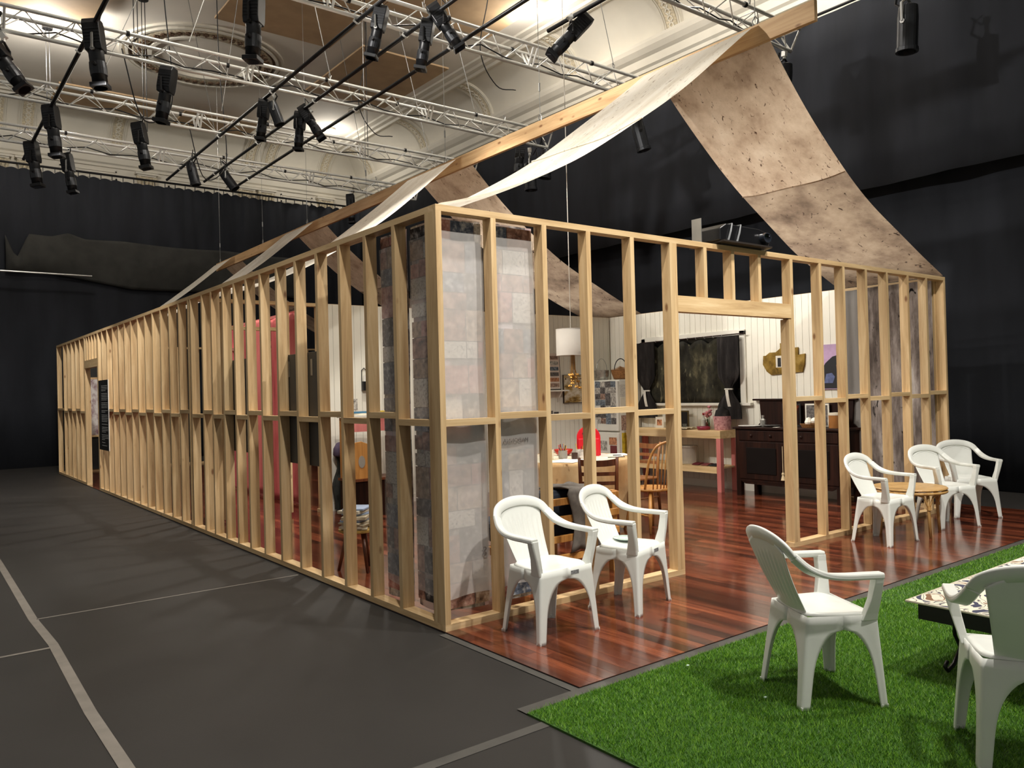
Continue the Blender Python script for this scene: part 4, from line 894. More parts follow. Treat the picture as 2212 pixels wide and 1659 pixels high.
MB().tube([(0, 2.66, .02), (0, 4.66, .0)], .009, 8).build('rod', DARKW, t)
for i in range(9): MB().tube([(.014*math.cos(a), 3.05+i*.16, .012+.016*math.sin(a)-.006) for a in np.linspace(0, 2*PI, 9)], .003, 5).build('ring', STEEL, t)
for (yc, sg, lab) in ((2.93, 1, 'dark sheer curtain gathered and tied, beside the pink bucket'), (4.52, -1, 'dark sheer curtain gathered and tied, beside the fridge')):
    def tied(u, v, yc=yc):
        ang = u*2*PI; w_ = .19*(1-.72*math.exp(-((v-.36)/.10)**2)) if v > .36 else .19*(1-.72*math.exp(-((v-.36)/.14)**2))*(1.15)
        z = 1.02+1.19*v; return (XI-.11+.045*math.sin(ang)*(w_/.19)+.006*math.sin(ang*7), yc+w_*.98*math.cos(ang)+.01*math.sin(ang*9)-.0*v, z)
    t = thing('tied_curtain', lab, 'curtain', (0, 0, 0)); MB().grid(tied, 40, 30, closed=True).build('gathered_cloth', SHR, t, smooth=True)
    MB().tube([tuple(Vector(tied(a/12, .36))*1.0+Vector((-.004, 0, 0))) for a in range(13)], .012, 6).build('tie_band', P('white_ribbon', (214, 210, 198), .7), t)
    MB().grid(lambda u, v: (XI-.165-.01*math.sin(v*3), yc-.03+.05*u-.04*(1-v), 1.20+.24*v), 3, 8).build('tie_tail', M_['white_ribbon'], t, solid=.006)

# art on the white boards
t = thing('shaped_artwork', 'jagged brown cut-out artwork with a tiny window, on the white boards', 'artwork', (0, 0, 0))
ART = cloth_print('mustard_cutout', [(92, 70, 30), (140, 112, 52), (166, 140, 80)], 7, (1, 1, 1), marks=((60, 44, 24), (1, 1, 1)))
zy = [(2.40, 1.90), (2.36, 1.90), (2.30, 1.94), (2.20, 1.94), (2.13, 1.99), (2.13, 2.06), (2.07, 2.06), (2.06, 1.97), (1.95, 1.95), (1.90, 1.99), (1.86, 1.99), (1.86, 1.89), (1.76, 1.90), (1.77, 1.76), (1.80, 1.66), (2.28, 1.63), (2.35, 1.68), (2.41, 1.78)]
MB().prism(zy, XI-.025, XI-.001, 'x').build('cut_board', ART, t)
MB().box(XI-.028, XI-.0255, 2.09, 2.20, 1.73, 1.89).build('tiny_window', P('white_ink', (216, 210, 196), .7), t); MB().box(XI-.031, XI-.0285, 2.12, 2.17, 1.74, 1.86).build('tiny_figure', P('ink_black', (18, 16, 16), .7), t)
t = thing('portrait_canvas', 'lilac canvas of a dark hooded figure, on the white boards', 'painting', (0, 0, 0))
MB().box(XI-.03, XI-.001, 1.215, 1.53, 1.42, 2.0).build('canvas', P('lilac_paint', (180, 150, 184), .7, scale=9), t)
MB().prism([(1.52, 1.43), (1.22, 1.43), (1.22, 1.84), (1.27, 1.86), (1.36, 1.84), (1.46, 1.76), (1.52, 1.66)], XI-.034, XI-.0305, 'x').build('hooded_figure', P('hood_black', (18, 16, 22), .7), t)
MB().prism([(1.30, 1.66), (1.235, 1.66), (1.23, 1.74), (1.26, 1.78), (1.31, 1.73)], XI-.037, XI-.0345, 'x').build('painted_face', P('paint_skin', (120, 84, 74), .7), t)
MB().prism([(1.48, 1.50), (1.36, 1.50), (1.33, 1.58), (1.37, 1.63), (1.45, 1.62)], XI-.037, XI-.0345, 'x').build('painted_sleeve', P('paint_blue', (84, 94, 134), .7, var=.3, scale=20), t)

# timber bench with pink legs
bn = thing('work_bench', 'pale timber bench with pink legs along the white boards', 'bench', (0, 0, 0))
BX0, BX1, BY0, BY1 = 6.45, XI-.02, 2.86, 4.68
MB().box(BX0, BX1, BY0, BY1, .845, .865).build('bench_top', BENCHW, bn); MB().box(BX0, BX0+.03, BY0, BY1, .755, .845).build('front_apron', BENCHW, bn)
MB().box(BX0+.03, BX1, BY0, BY0+.03, .755, .845).build('end_apron', BENCHW, bn); MB().box(BX0+.01, BX1, BY0+.02, BY1, .33, .352).build('bench_shelf', BENCHW, bn); MB().box(BX0, BX0+.03, BY0+.075, BY1, .26, .352).build('shelf_apron', BENCHW, bn)
for (x, y) in ((BX0+.002, BY0+.002), (BX1-.072, BY0+.002), (BX0+.002, BY1-.09), (BX1-.072, BY1-.09)): MB().box(x+.03 if False else x, x+.07, y+.0305 if False else y, y+.07, 0, .755).build('leg', PINKW, bn)

# dark sideboard
sb = thing('sideboard', 'dark stained wooden sideboard with raised back board and drawers', 'sideboard', (0, 0, 0))
SX0, SX1, SY0, SY1 = 6.40, XI-.02, 1.02, 2.56
MB().box(SX0-.03, SX1, SY0-.03, SY1+.03, .905, .935).build('top_board', DARKW, sb, bevel=.006)
MB().box(SX0, SX1, SY0, SY1, .20, .905).build('carcass', DARKW, sb)
MB().prism([(SY0+.02, .935), (SY1-.06, .935), (SY1-.12, .985), (SY1-.10, 1.28), (SY0+.06, 1.28), (SY0+.08, .985)], SX1-.035, SX1-.005, 'x').build('back_board', DARKW, sb)
MB().box(SX1-.06, SX1, SY0, SY1, 1.28, 1.305).build('back_ledge', DARKW, sb, bevel=.005)
for i in range(2):
    a = SY0+.03+i*.75; dr_ = MB().box(SX0-.014, SX0-.0005, a, a+.70, .755, .885).build('drawer', DARKW, sb, bevel=.004)
    for q in (.2, .5): MB().lathe([(.014, 0), (.02, .012), (.004, .02)], 12, (SX0-.014, a+q, .82), Matrix.Rotation(-PI/2, 3, 'Y')).build('knob', DARKW, dr_)
    do = MB().box(SX0-.012, SX0-.0005, a+.0, a+.70, .235, .735).build('cupboard_door', DARKW, sb, bevel=.004)
    MB().box(SX0-.022, SX0-.0125, a+.12, a+.58, .31, .66).build('door_panel', P('door_panel_dark', (15, 9, 7), .65, spec=.1), do, bevel=.006)
for (x, y) in ((SX0, SY0), (SX0, SY1-.07), (SX1-.07, SY0), (SX1-.07, SY1-.07)): MB().box(x, x+.07, y, y+.07, 0, .20).build('leg', DARKW, sb)
MB().prism([(SY0+.07, .20), (SY1-.07, .20), (SY1-.14, .165), (SY0+.14, .165)], SX0+.005, SX0+.03, 'x').build('shaped_apron', DARKW, sb)
tg = thing('tassel', 'long pale tassel hanging from the sideboard door knob', 'tassel', (SX0-.03, 1.815, .255)); MB().tube([(0, 0, .44), (0, 0, .10)], .004, 5).build('cord', P('tassel_cream', (196, 176, 140), .8), tg); MB().lathe([(.012, .10), (.018, .08), (.012, .065), (.028, 0)], 12).build('fringe', M_['tassel_cream'], tg)

# fridge
fg = thing('fridge', 'old white fridge freezer covered in photographs', 'fridge', (0, 0, 0))
FW = P('fridge_enamel', (220, 218, 208), .3, var=.03); FX0, FX1, FY0, FY1 = 6.33, XI-.02, 4.74, 5.36
MB().box(FX0+.05, FX1, FY0, FY1, .03, 1.64).build('cabinet', FW, fg, bevel=.012)
for (z0, z1, hz) in ((.06, .80, .72), (.82, 1.62, .90)):
    d_ = MB().box(FX0, FX0+.045, FY0, FY1, z0, z1).build('fridge_door', FW, fg, bevel=.012); MB().box(FX0-.022, FX0-.001, FY1-.16, FY1-.13, hz-.10, hz+.10).build('handle', FW, d_)
for (x, y) in ((FX0+.08, FY0+.04), (FX1-.06, FY0+.04), (FX0+.08, FY1-.04), (FX1-.06, FY1-.04)): MB().lathe([(.02, 0), (.02, .03)], 10, (x, y, 0)).build('foot', BLACKM, fg)
random.seed(21)
def photo_mat(i, c0, c1, sc=30):
    return cloth_print('photo_%s' % chr(97+i), [c0, c1, tuple(min(255, int(x*1.35)) for x in c1)], sc, (1, 1, 1))
PH = [photo_mat(0, (18, 18, 20), (96, 92, 90)), photo_mat(1, (34, 26, 24), (150, 124, 110)), photo_mat(2, (16, 20, 30), (110, 118, 126)), photo_mat(3, (60, 30, 24), (170, 120, 90)), photo_mat(4, (26, 26, 26), (168, 164, 156))]
for r_ in range(7):
    for c_ in range(4):
        z = .93+r_*.098; y = FY0+.03+c_*.118
        if (r_ == 2 and c_ == 3): continue
        o = tag(MB().obox((0, 0, 0), (.0016, .108+.02*random.random(), .088+.016*random.random())).build('fridge_photo', PH[random.choice([0, 0, 2, 4, 0, 1, 4, 2])], loc=(FX0-.0012-.0006*((r_+c_) % 3), y+.06, z+.05), rot=(random.uniform(-.06, .06), 0, 0)), 'small photograph stuck in the crowded grid on the upper fridge door', 'photo', 'photos on the fridge door')
for (y, z, w_, h_, mm, lab) in ((4.86, .66, .17, .12, 3, 'brownish postcard on the lower fridge door'), (4.85, .51, .15, .16, P('maroon_card', (110, 44, 46), .7), 'maroon card under the postcard on the lower fridge door'), (5.07, .58, .15, .16, 4, 'round black and white cut-out on the lower fridge door')):
    tag(MB().obox((0, 0, 0), (.002, w_, h_)).build('fridge_card', PH[mm] if isinstance(mm, int) else mm, loc=(FX0-.002, y, z)), lab, 'card')
for (x, z, w_, h_, mm, lab) in ((6.45, 1.46, .12, .2, P('sketch_paper', (196, 192, 182), .8, var=.25, scale=40), 'pencil sketch taped to the side of the fridge'), (6.46, 1.22, .13, .26, P('note_paper', (214, 208, 190), .8), 'handwritten cream note taped to the side of the fridge'),
                                (6.47, .62, .12, .34, P('yellow_card', (198, 170, 40), .7, var=.4, scale=14), 'yellow card on the side of the fridge'), (6.47, .95, .13, .24, PH[1], 'coloured picture above the yellow card on the fridge side'), (6.46, .34, .12, .16, P('note_paper2', (206, 190, 160), .8), 'small cream note low on the fridge side')):
    tag(MB().obox((0, 0, 0), (w_, .0016, h_)).build('fridge_note', mm, loc=(x, FY0-.0012, z)), lab, 'note')
# baskets on the fridge
WICK = wood('wicker', [(94, 60, 30), (136, 92, 50), (160, 114, 66)], 'x', rough=.7, knots=False, gs=60)
bk = thing('wicker_basket', 'brown wicker basket of straw on top of the fridge', 'basket', (6.64, 4.95, 1.641))
MB().lathe([(.10, 0), (.125, .03), (.155, .11), (.165, .16), (.15, .16), (.11, .03)], 28).build('bowl', WICK, bk)
for k in range(6): MB().tube([((.112+.0085*k)*math.cos(a), (.112+.0085*k)*math.sin(a), .02+.026*k) for a in np.linspace(0, 2*PI, 29)], .011, 6).build('woven_ring', WICK, bk, smooth=True)
MB().tube([(-.15*math.cos(a), .0, .14+.20*math.sin(a)) for a in np.linspace(0, PI, 13)], .008, 6).build('handle', BLACKM, bk, smooth=True)
random.seed(4); mb = MB()
for i in range(160):
    a = random.uniform(0, 2*PI); r_ = random.uniform(0, .14); c_ = Vector((r_*math.cos(a), r_*math.sin(a), .15+.045*(1-r_/.14)+random.uniform(-.01, .015))); d_ = Vector((random.uniform(-1, 1), random.uniform(-1, 1), random.uniform(-.3, .5))).normalized()*.035; mb.tube([c_-d_, c_+d_], .002, 4)
tag(mb.build('straw', P('straw', (190, 140, 88), .8), bk), kind='stuff')
bk = thing('wire_basket', 'silver wire-handled tin basket on top of the fridge', 'basket', (6.47, 5.22, 1.641))
MB().lathe([(.09, 0), (.115, .05), (.13, .16), (.125, .16), (.085, .01)], 24).build('tin_bowl', P('dented_tin', (176, 176, 170), .3, metal=.8, var=.4, scale=18), bk)
MB().tube([(-.12*math.cos(a), 0, .15+.20*math.sin(a)) for a in np.linspace(0, PI, 13)], .004, 5).build('handle', STEEL, bk, smooth=True)

# pendant lamp with a bunch of dried gilt flowers
t = thing('pendant_lamp', 'white drum pendant lamp on a long pale cord', 'lamp', (4.65, 3.93, 0))
MB().lathe([(.205, 1.97), (.205, 2.33), (.200, 2.33), (.200, 1.97)], 40, caps=False).build('lamp_shade', P('white_shade', (206, 199, 190), .8, var=.03), t, smooth=True)
MB().tube([(0, 0, 2.30), (0, 0, ZC)], .006, 6).build('cord', P('pale_cord', (214, 208, 196), .7), t)
for a in range(3): MB().tube([(0, 0, 2.30), (.2*math.cos(a*2*PI/3), .2*math.sin(a*2*PI/3), 2.315)], .003, 5).build('spider_arm', STEEL, t)
for zz in (1.97, 2.33): MB().tube([(.204*math.cos(q), .204*math.sin(q), zz) for q in np.linspace(0, 2*PI, 33)], .004, 5).build('rim', M_['white_shade'], t)
GOLD = P('gilt', (168, 120, 48), .35, metal=.6, var=.3, scale=30)
fb = thing('dried_flowers', 'bunch of hanging cords tipped with gilt flowers under the lamp shade', 'dried flowers', (4.68, 3.93, 0))
random.seed(9)
for i in range(14):
    a = random.uniform(0, 2*PI); r_ = random.uniform(.01, .05); r2 = random.uniform(.02, .13); zb = random.uniform(1.50, 1.72)
    s_ = MB().tube([(r_*math.cos(a), r_*math.sin(a), 2.02), (r_*1.3*math.cos(a), r_*1.3*math.sin(a), 1.78), (r2*math.cos(a), r2*math.sin(a), zb)], .004, 5).build('cord', P('twine', (150, 112, 60), .8), fb)
    mb = MB()
    for k in range(5):
        b_a = 2*PI*k/5; mb.lathe([(.001, 0), (.014, .01), (.004, .035)], 6, (r2*math.cos(a)+.018*math.cos(b_a), r2*math.sin(a)+.018*math.sin(b_a), zb-.012))
    mb.build('flower', GOLD, s_)
MB().tube([(.0, .0, 2.02), (0, 0, 2.30)], .008, 6).build('stem', P('twine', (150, 112, 60), .8), fb)

# things on the kitchen's back wall
BRD = P('board_paper', (212, 196, 184), .8)
t = thing('photo_board', 'black-edged board of six strip photographs leaning on the wall shelf', 'photo board', (5.58, 5.40, 1.50), 0); t.rotation_euler = (math.radians(-3), 0, math.radians(0))
MB().box(-.16, .16, 0, .015, 0, .60).build('frame', P('frame_black', (22, 20, 20), .4), t, bevel=.003); MB().box(-.145, .145, -.002, -.0002, .015, .585).build('mount', BRD, t)
for k in range(6): MB().box(-.12, .12, -.005, -.0022, .045+k*.088, .105+k*.088).build('strip_photo', PH[(k*2+1) % 5], t)
t = thing('wall_shelf', 'short white wall shelf under the photo board', 'shelf', (0, 0, 0)); MB().box(5.30, 5.80, 5.28, YB-.001, 1.475, 1.498).build('shelf_board', FRM, t); MB().prism([(YB-.001, 1.475), (5.31, 1.475), (YB-.001, 1.30)], 5.66, 5.685, 'x').build('bracket', FRM, t)
t = thing('abstract_painting', 'square abstract painting in ochre, brown and white beside the fridge', 'painting', (0, 0, 0)); MB().box(5.79, 6.24, YB-.03, YB-.001, 1.28, 1.74).build('canvas_frame', P('frame_brown', (70, 56, 44), .5), t)
MB().box(5.80, 6.23, YB-.034, YB-.0305, 1.29, 1.73).build('canvas', cloth_print('abstract_paint', [(70, 44, 26), (168, 138, 80), (214, 204, 184), (222, 214, 200)], 5, (1, 1, 1.8), marks=((60, 34, 22), (1, 1, 2)), mscale=7), t)
for (x, z, w_, lab) in ((5.50, 1.05, .12, 'dark small picture low on the back wall'), (5.64, 1.03, .09, 'tiny dark framed picture beside the low dark picture')): tag(MB().box(-w_/2, w_/2, 0, .012, 0, .12).build('small_picture', PH[0], loc=(x, YB-.014, z)), lab, 'picture')
t = thing('wall_organiser', 'black wrought letter holder hanging on the white back wall', 'letter holder', (2.31, YB-.06, 1.56)); MB().box(-.09, .09, 0, .055, 0, .12).build('pocket', BLACKM, t)
MB().tube([(-.085, .05, .12), (-.085, .05, .27), (-.05, .05, .30), (-.02, .05, .27), (.02, .05, .27), (.05, .05, .30), (.085, .05, .27), (.085, .05, .12)], .006, 6).build('scroll_frame', BLACKM, t); MB().box(-.07, .07, .02, .03, .03, .2).build('letters', P('white_edge', (220, 216, 208), .5), t)
tag(MB().box(-.055, .055, 0, .006, 0, .14).build('postcard', PH[4], loc=(2.10, YB-.0075, 1.31)), 'black and white group postcard on the white back wall', 'postcard')

# round table with draped cloth
tb = thing('dining_table', 'round wooden dining table under a cream cloth', 'table', (3.22, 2.52, 0))
MB().lathe([(.70, .70), (.75, .705), (.75, .73), (.004, .731)], 48).build('table_top', MIDW, tb)
for k in range(4):
    a = PI/4+k*PI/2; MB().lathe([(.028, 0), (.034, .2), (.03, .45), (.045, .70)], 12, (.5*math.cos(a), .5*math.sin(a), 0)).build('leg', DARKW, tb, smooth=True)
CLO = cloth_print('table_linen', [(150, 112, 72), (186, 152, 108), (204, 178, 138)], 2.4, (1, 1, .5), marks=((110, 76, 46), (1, 1, .4)), mscale=6)
tcl = thing('tablecloth', 'cream and tan square cloth draped over the round dining table', 'tablecloth', (3.22, 2.52, 0))
def cl(u, v):
    a = u*2*PI; reach = 1.02/max(abs(math.cos(a+.6)), abs(math.sin(a+.6)))*.88
    if v < .5: r_ = .762*(v/.5); return (r_*math.cos(a), r_*math.sin(a), .736)
    t_ = (v-.5)/.5; drop = max(.18, (reach-.76)*1.15+.16)*t_; w_ = .03*math.sin(a*11+math.sin(a*3)*2)*t_+.03*t_
    return ((.768+w_)*math.cos(a), (.768+w_)*math.sin(a), .734-drop)
MB().grid(cl, 120, 20, closed=True).build('cloth', CLO, tcl, smooth=True)
TZ = .7385
MB().lathe([(.004, TZ), (.62, TZ)], 40, caps=False).build('white_topper', P('white_linen', (216, 206, 182), .85), tcl)
lbx = thing('red_letterbox', 'bright red arched letterbox standing on the dining table', 'letterbox', (3.56, 2.46, TZ+.002), math.radians(-42))
REDP = P('red_gloss', (206, 24, 40), .35, var=.05)
arch = [(-.135, 0), (.135, 0), (.135, .21)]+[(.135*math.cos(a), .21+.125*math.sin(a)) for a in np.linspace(.2, PI-.2, 11)]+[(-.135, .21)]
MB().prism(arch, -.02, .14, 'y').build('back_box', REDP, lbx, bevel=.006)
MB().prism([(-.12, 0), (.12, 0), (.12, .20), (-.12, .20)], -.09, -.0205, 'y').build('front_box', REDP, lbx, bevel=.008); MB().box(-.07, .07, -.024, -.0205, .245, .262).build('slot', P('slot_black', (30, 8, 10), .6), lbx); MB().lathe([(.016, 0), (.016, .01)], 12, (.0, -.0205, .29), Matrix.Rotation(PI/2, 3, 'X')).build('keyhole', P('slot_black', (30, 8, 10), .6), lbx)
rb_ = tag(MB().lathe([(.05, 0), (.09, .02), (.11, .07), (.105, .07), (.08, .02), (.02, .008)], 24).build('red_bowl', P('red_glaze', (176, 44, 30), .3), loc=(3.42, 2.74, TZ+.002), smooth=True), 'red bowl behind the red letterbox on the table', 'bowl')
def pot(name, x, y, r, h, mm, label, tips, handle=False):
    o = thing(name, label, 'pot', (x, y, TZ+.002)); MB().lathe([(r*.9, 0), (r, .01), (r, h), (r*.9, h), (r*.88, .02)], 18).build('cup', mm, o, smooth=False)
    for i in range(tips[0]):
        a = random.uniform(0, 2*PI); d_ = random.uniform(.2, .8)*r; tx = (d_*1.7*math.cos(a), d_*1.7*math.sin(a), h+random.uniform(.03, .08))
        s_ = MB().tube([(d_*.5*math.cos(a), d_*.5*math.sin(a), .03), tx], .004, 5).build('handle_stick', random.choice(tips[1]), o)
    if handle: MB().tube([(r, 0, h*.8), (r+.03, 0, h*.7), (r+.03, 0, h*.35), (r, 0, h*.2)], .006, 6).build('mug_handle', mm, o, smooth=True)
PENS = [P('pen_black', (24, 24, 28), .4), P('pen_red', (176, 40, 36), .4), P('pen_yellow', (206, 164, 60), .4), P('pen_blue', (44, 62, 130), .4), MIDW]
random.seed(5)
pot('brush_jar', 2.96, 2.46, .055, .11, P('cream_ceramic', (212, 204, 182), .4), 'cream ceramic jar of pencils on the table', (9, PENS)); pot('brush_jar', 3.13, 2.42, .05, .09, P('grey_wire', (150, 146, 138), .5), 'wire jar crammed with paint brushes on the table', (14, PENS))
pot('paint_jar', 3.16, 2.26, .035, .07, P('dark_jar', (60, 36, 30), .3), 'small dark jar in front of the brush jar', (0, PENS)); pot('mug', 3.26, 2.28, .045, .10, P('printed_mug', (214, 206, 200), .35, var=.5, scale=16), 'white mug with a red picture on the table', (3, PENS), True)
for (x, y, rz, w_, h_, lab) in ((2.98, 2.16, .4, .42, .30, 'large white sheet of paper on the near side of the dining table'), (3.78, 2.34, -.5, .42, .3, 'white paper beside the red letterbox'), (3.66, 2.60, .2, .36, .28, 'white paper behind the red letterbox'), (3.76, 2.20, .9, .2, .1, 'folded white slip on the table edge by the arched chair')):
    tag(MB().obox((0, 0, .001), (w_, h_, .0015)).build('paper_sheet', P('paper_white', (230, 226, 214), .8), loc=(x, y, TZ+.0015), rot=(0, 0, rz)), lab, 'paper')
tag(MB().tube([(-.1, 0, .006), (.1, 0, .006)], .005, 6).build('pencil', PENS[0], loc=(3.56, 2.02, TZ+.002), rot=(0, 0, -.4)), 'black pencil lying on the table edge', 'pencil')

# wooden chairs round the table
def ladder_chair(x, y, rz, label, mm):
    t = thing('ladder_back_chair', label, 'chair', (x, y, 0), rz)      # looks to +Y, back at -Y
    MB().box(-.19, .19, -.17, .20, .415, .44).build('seat', mm, t, bevel=.008)
    for sx in (-1, 1):
        MB().tube([(sx*.165, .18, .415), (sx*.175, .19, 0)], [.019, .016], 8).build('leg', mm, t, smooth=True)
        MB().tube([(sx*.172, -.20, 0), (sx*.168, -.165, .42), (sx*.172, -.185, .65), (sx*.180, -.225, .85)], [.017, .02, .018, .014], 8).build('back_post', mm, t, smooth=True)
        MB().tube([(sx*.172, .185, .2), (sx*.17, -.185, .2)], .011, 6).build('stretcher', mm, t)
    for (z, h, off) in ((.79, .06, -.205), (.69, .035, -.192), (.60, .035, -.18)):
        MB().grid(lambda u, v: (-.17+.34*u, off-.02*math.sin(u*PI), z-h/2+h*v+(.012*abs(2*u-1)**2 if z > .75 else 0)), 10, 1).build('slat', mm, t, solid=.014)
    MB().tube([(-.175, .188, .26), (.175, .188, .26)], .011, 6).build('stretcher', mm, t)
ladder_chair(2.72, 1.44, math.radians(-42), 'dark brown ladder-back chair with its back to the doorway studs', MIDW)
ladder_chair(4.30, 2.42, math.radians(92), 'brown slat-back chair behind the arched spindle chair', wood('mid_brown_wood', [(96, 58, 32), (128, 82, 48), (150, 104, 66)], 'z', rough=.4, knots=False, vary=.1))
t = thing('windsor_chair', 'honey wood chair with arched spindle back at the table edge', 'chair', (3.60, 1.56, 0), math.radians(-5))   # looks to +Y, back at -Y
MB().lathe([(.17, .415), (.215, .425), (.22, .445), (.20, .452), (.004, .442)], 32).build('seat', HONEY, t, smooth=True)
for sx in (-1, 1):
    for sy in (-1, 1): MB().tube([(sx*.12, sy*.12, .42), (sx*.16, sy*.16, .2), (sx*.205, sy*.205, 0)], [.017, .021, .012], 8).build('leg', HONEY, t, smooth=True)
    MB().tube([(sx*.15, -.155, .17), (sx*.15, .155, .17)], .010, 6).build('stretcher', HONEY, t)
MB().tube([(-.15, 0, .17), (.15, 0, .17)], .010, 6).build('stretcher', HONEY, t)
bow = [(-.175, -.10, .445), (-.20, -.16, .60), (-.20, -.21, .76), (-.14, -.25, .89), (0, -.265, .935), (.14, -.25, .89), (.20, -.21, .76), (.20, -.16, .60), (.175, -.10, .445)]
MB().tube(cr(bow, 5), .013, 8).build('bow_back', HONEY, t, smooth=True)
for k in range(7):
    u = (k-3)/3; MB().tube([(u*.12, -.165-.03*(1-u*u), .448), (u*.15, -.26+.035*u*u, .92-.11*u*u)], .007, 6).build('spindle', HONEY, t, smooth=True)

# bench and sideboard clutter
ZB = .866
bk = thing('pink_bucket', 'mottled pink bucket draped with dark netting on the bench end', 'bucket', (6.68, 2.99, ZB)); MB().lathe([(.11, 0), (.115, .01), (.13, .20), (.12, .20), (.105, .02)], 28).build('pail', cloth_print('pink_mottle', [(120, 74, 78), (192, 140, 142), (214, 176, 172)], 30, (1, 1, 1)), bk); MB().lathe([(.12, .17), (.09, .28), (.02, .33)], 18, caps=False).build('netting', SHR, bk, smooth=True)
fl_ = thing('pink_flowers', 'spray of pink flowers standing behind the pink bucket', 'flowers', (6.62, 3.17, ZB)); random.seed(8)
for i in range(9):
    a = random.uniform(0, 2*PI); r_ = random.uniform(.01, .06); z = random.uniform(.18, .33); s_ = MB().tube([(0, 0, 0), (r_*math.cos(a), r_*math.sin(a), z)], .002, 4).build('stem', P('stem_green', (70, 92, 50), .7), fl_)
    MB().lathe([(.004, -.02), (.028, 0), (.03, .014), (.012, .02)], 8, (r_*math.cos(a), r_*math.sin(a), z)).build('bloom', P('bloom_pink', (206, 140, 146), .8, var=.2, scale=40), s_)
tag(MB().lathe([(.085, 0), (.10, .05), (.095, .05), (.08, .01), (.004, .008)], 24).build('maroon_dish', P('maroon_plastic', (140, 40, 62), .4), loc=(6.66, 3.20, ZB), smooth=True).__class__ and bpy.data.objects['maroon_dish'], 'maroon dish beside the pink bucket', 'dish')
bpy.data.objects['maroon_dish'].location = (6.57, 3.24, ZB)
def bottle(name, x, y, r, h, mm, cap, label, z0=ZB, cat='bottle'):
    o = thing(name, label, cat, (x, y, z0)); MB().lathe([(r*.95, 0), (r, .006), (r, h*.58), (r*.42, h*.72), (r*.38, h*.88), (.003, h*.88)], 16).build('body', mm, o, smooth=False); MB().lathe([(r*.44, h*.86), (r*.44, h)], 12).build('cap', cap, o)
bottle('glass_bottle', 6.72, 3.36, .038, .24, P('cloudy_glass', (196, 196, 184), .15), P('cap_red', (150, 30, 28), .4), 'clear bottle with a red cap on the bench'); bottle('brown_bottle', 6.70, 3.27, .036, .15, P('amber_glass', (72, 34, 20), .15), BLACKM, 'squat brown bottle beside the clear bottle')
t = thing('picture_frame', 'white framed snapshot standing on the bench by the fridge', 'picture frame', (6.74, 4.24, ZB), math.radians(-90)); MB().box(-.08, .08, 0, .012, 0, .17).build('frame', FRM, t); MB().box(-.05, .05, -.003, -.0005, .04, .13).build('snapshot', PH[3], t)
t = thing('picture_frame', 'tall dark framed picture with gilt edge leaning on the bench', 'picture frame', (6.76, 3.80, ZB), math.radians(-78)); MB().box(-.11, .11, 0, .018, 0, .27).build('frame', P('dark_gilt', (96, 80, 44), .4, metal=.4), t); MB().box(-.09, .09, -.003, -.0005, .02, .25).build('picture', P('ink_black', (18, 16, 16), .7), t)
tag(MB().lathe([(.025, 0), (.03, .08), (.027, .08), (.02, .005)], 14).build('glass_tumbler', P('clear_glass', (170, 176, 172), .08, trans=.6), loc=(6.60, 3.62, ZB)), 'small glass tumbler in front of the gilt framed picture', 'glass')
def crumple(u, v):
    return (-.16+.32*u+.01*math.sin(v*9), -.17+.34*v, .012+.018*abs(math.sin(u*9+v*4)*math.cos(v*8)))
tag(MB().grid(crumple, 24, 24).build('crumpled_cloth', P('cream_rag', (216, 204, 176), .9), loc=(6.62, 3.84-.2, ZB), smooth=True, solid=.004), 'crumpled cream rag lying on the bench', 'cloth')
t = thing('white_tub', 'white plastic tub on the bench shelf', 'tub', (6.66, 3.62, .353)); MB().lathe([(.115, 0), (.12, .01), (.135, .27), (.125, .27), (.11, .02)], 28).build('tub_body', P('tub_white', (206, 200, 186), .5), t); MB().lathe([(.145, .245), (.145, .265), (.13, .265)], 28, caps=False).build('tub_rim', M_['tub_white'], t)
for i, (y, c_, lab) in enumerate(((3.36, (92, 20, 26), 'dark red folded cloth on the bench shelf'), (3.20, (120, 58, 56), 'rust coloured folded cloth on the bench shelf'), (3.05, (30, 30, 32), 'black folded cloth at the open end of the bench shelf'))):
    tag(MB().grid(lambda u, v: (-.1+.2*u, -.06+.12*v, .008+.016*math.sin(u*PI)*(1+.4*math.sin(v*9+i))), 10, 10).build('folded_cloth', P('cloth_%d' % i, c_, .9), loc=(6.60, y, .352), solid=.01, smooth=True), lab, 'cloth')
ZS = .936
bottle('milk_bottle', 6.58, 2.24, .04, .15, P('steel_bottle', (150, 150, 146), .25, metal=.6), P('foil', (190, 190, 186), .3, metal=.8), 'stubby metal jar on the sideboard', ZS, 'jar')
tag(MB().lathe([(.11, 0), (.16, .008), (.165, .014), (.11, .008), (.004, .006)], 32).build('oval_plate', P('plate_white', (214, 212, 206), .25), loc=(6.52, 2.40, ZS), smooth=True), 'flat white plate at the bench end of the sideboard', 'plate')
tag(MB().lathe([(.06, 0), (.11, .018), (.112, .026), (.06, .012), (.004, .01)], 28).build('grey_plate', P('plate_grey', (86, 84, 82), .3), loc=(6.54, 2.07, ZS), smooth=True), 'dark grey dish beside the metal jar on the sideboard', 'dish')
t = thing('picture_frame', 'orange and black picture in a frame leaning on the sideboard back', 'picture frame', (6.77, 1.93, ZS), math.radians(-90)); MB().box(-.14, .14, 0, .014, 0, .30).build('frame', P('frame_black', (22, 20, 20), .4), t); MB().box(-.12, .12, -.003, -.0005, .02, .28).build('picture', cloth_print('ember_picture', [(12, 10, 10), (40, 22, 16), (196, 84, 36)], 7, (1, 1, 1)), t)
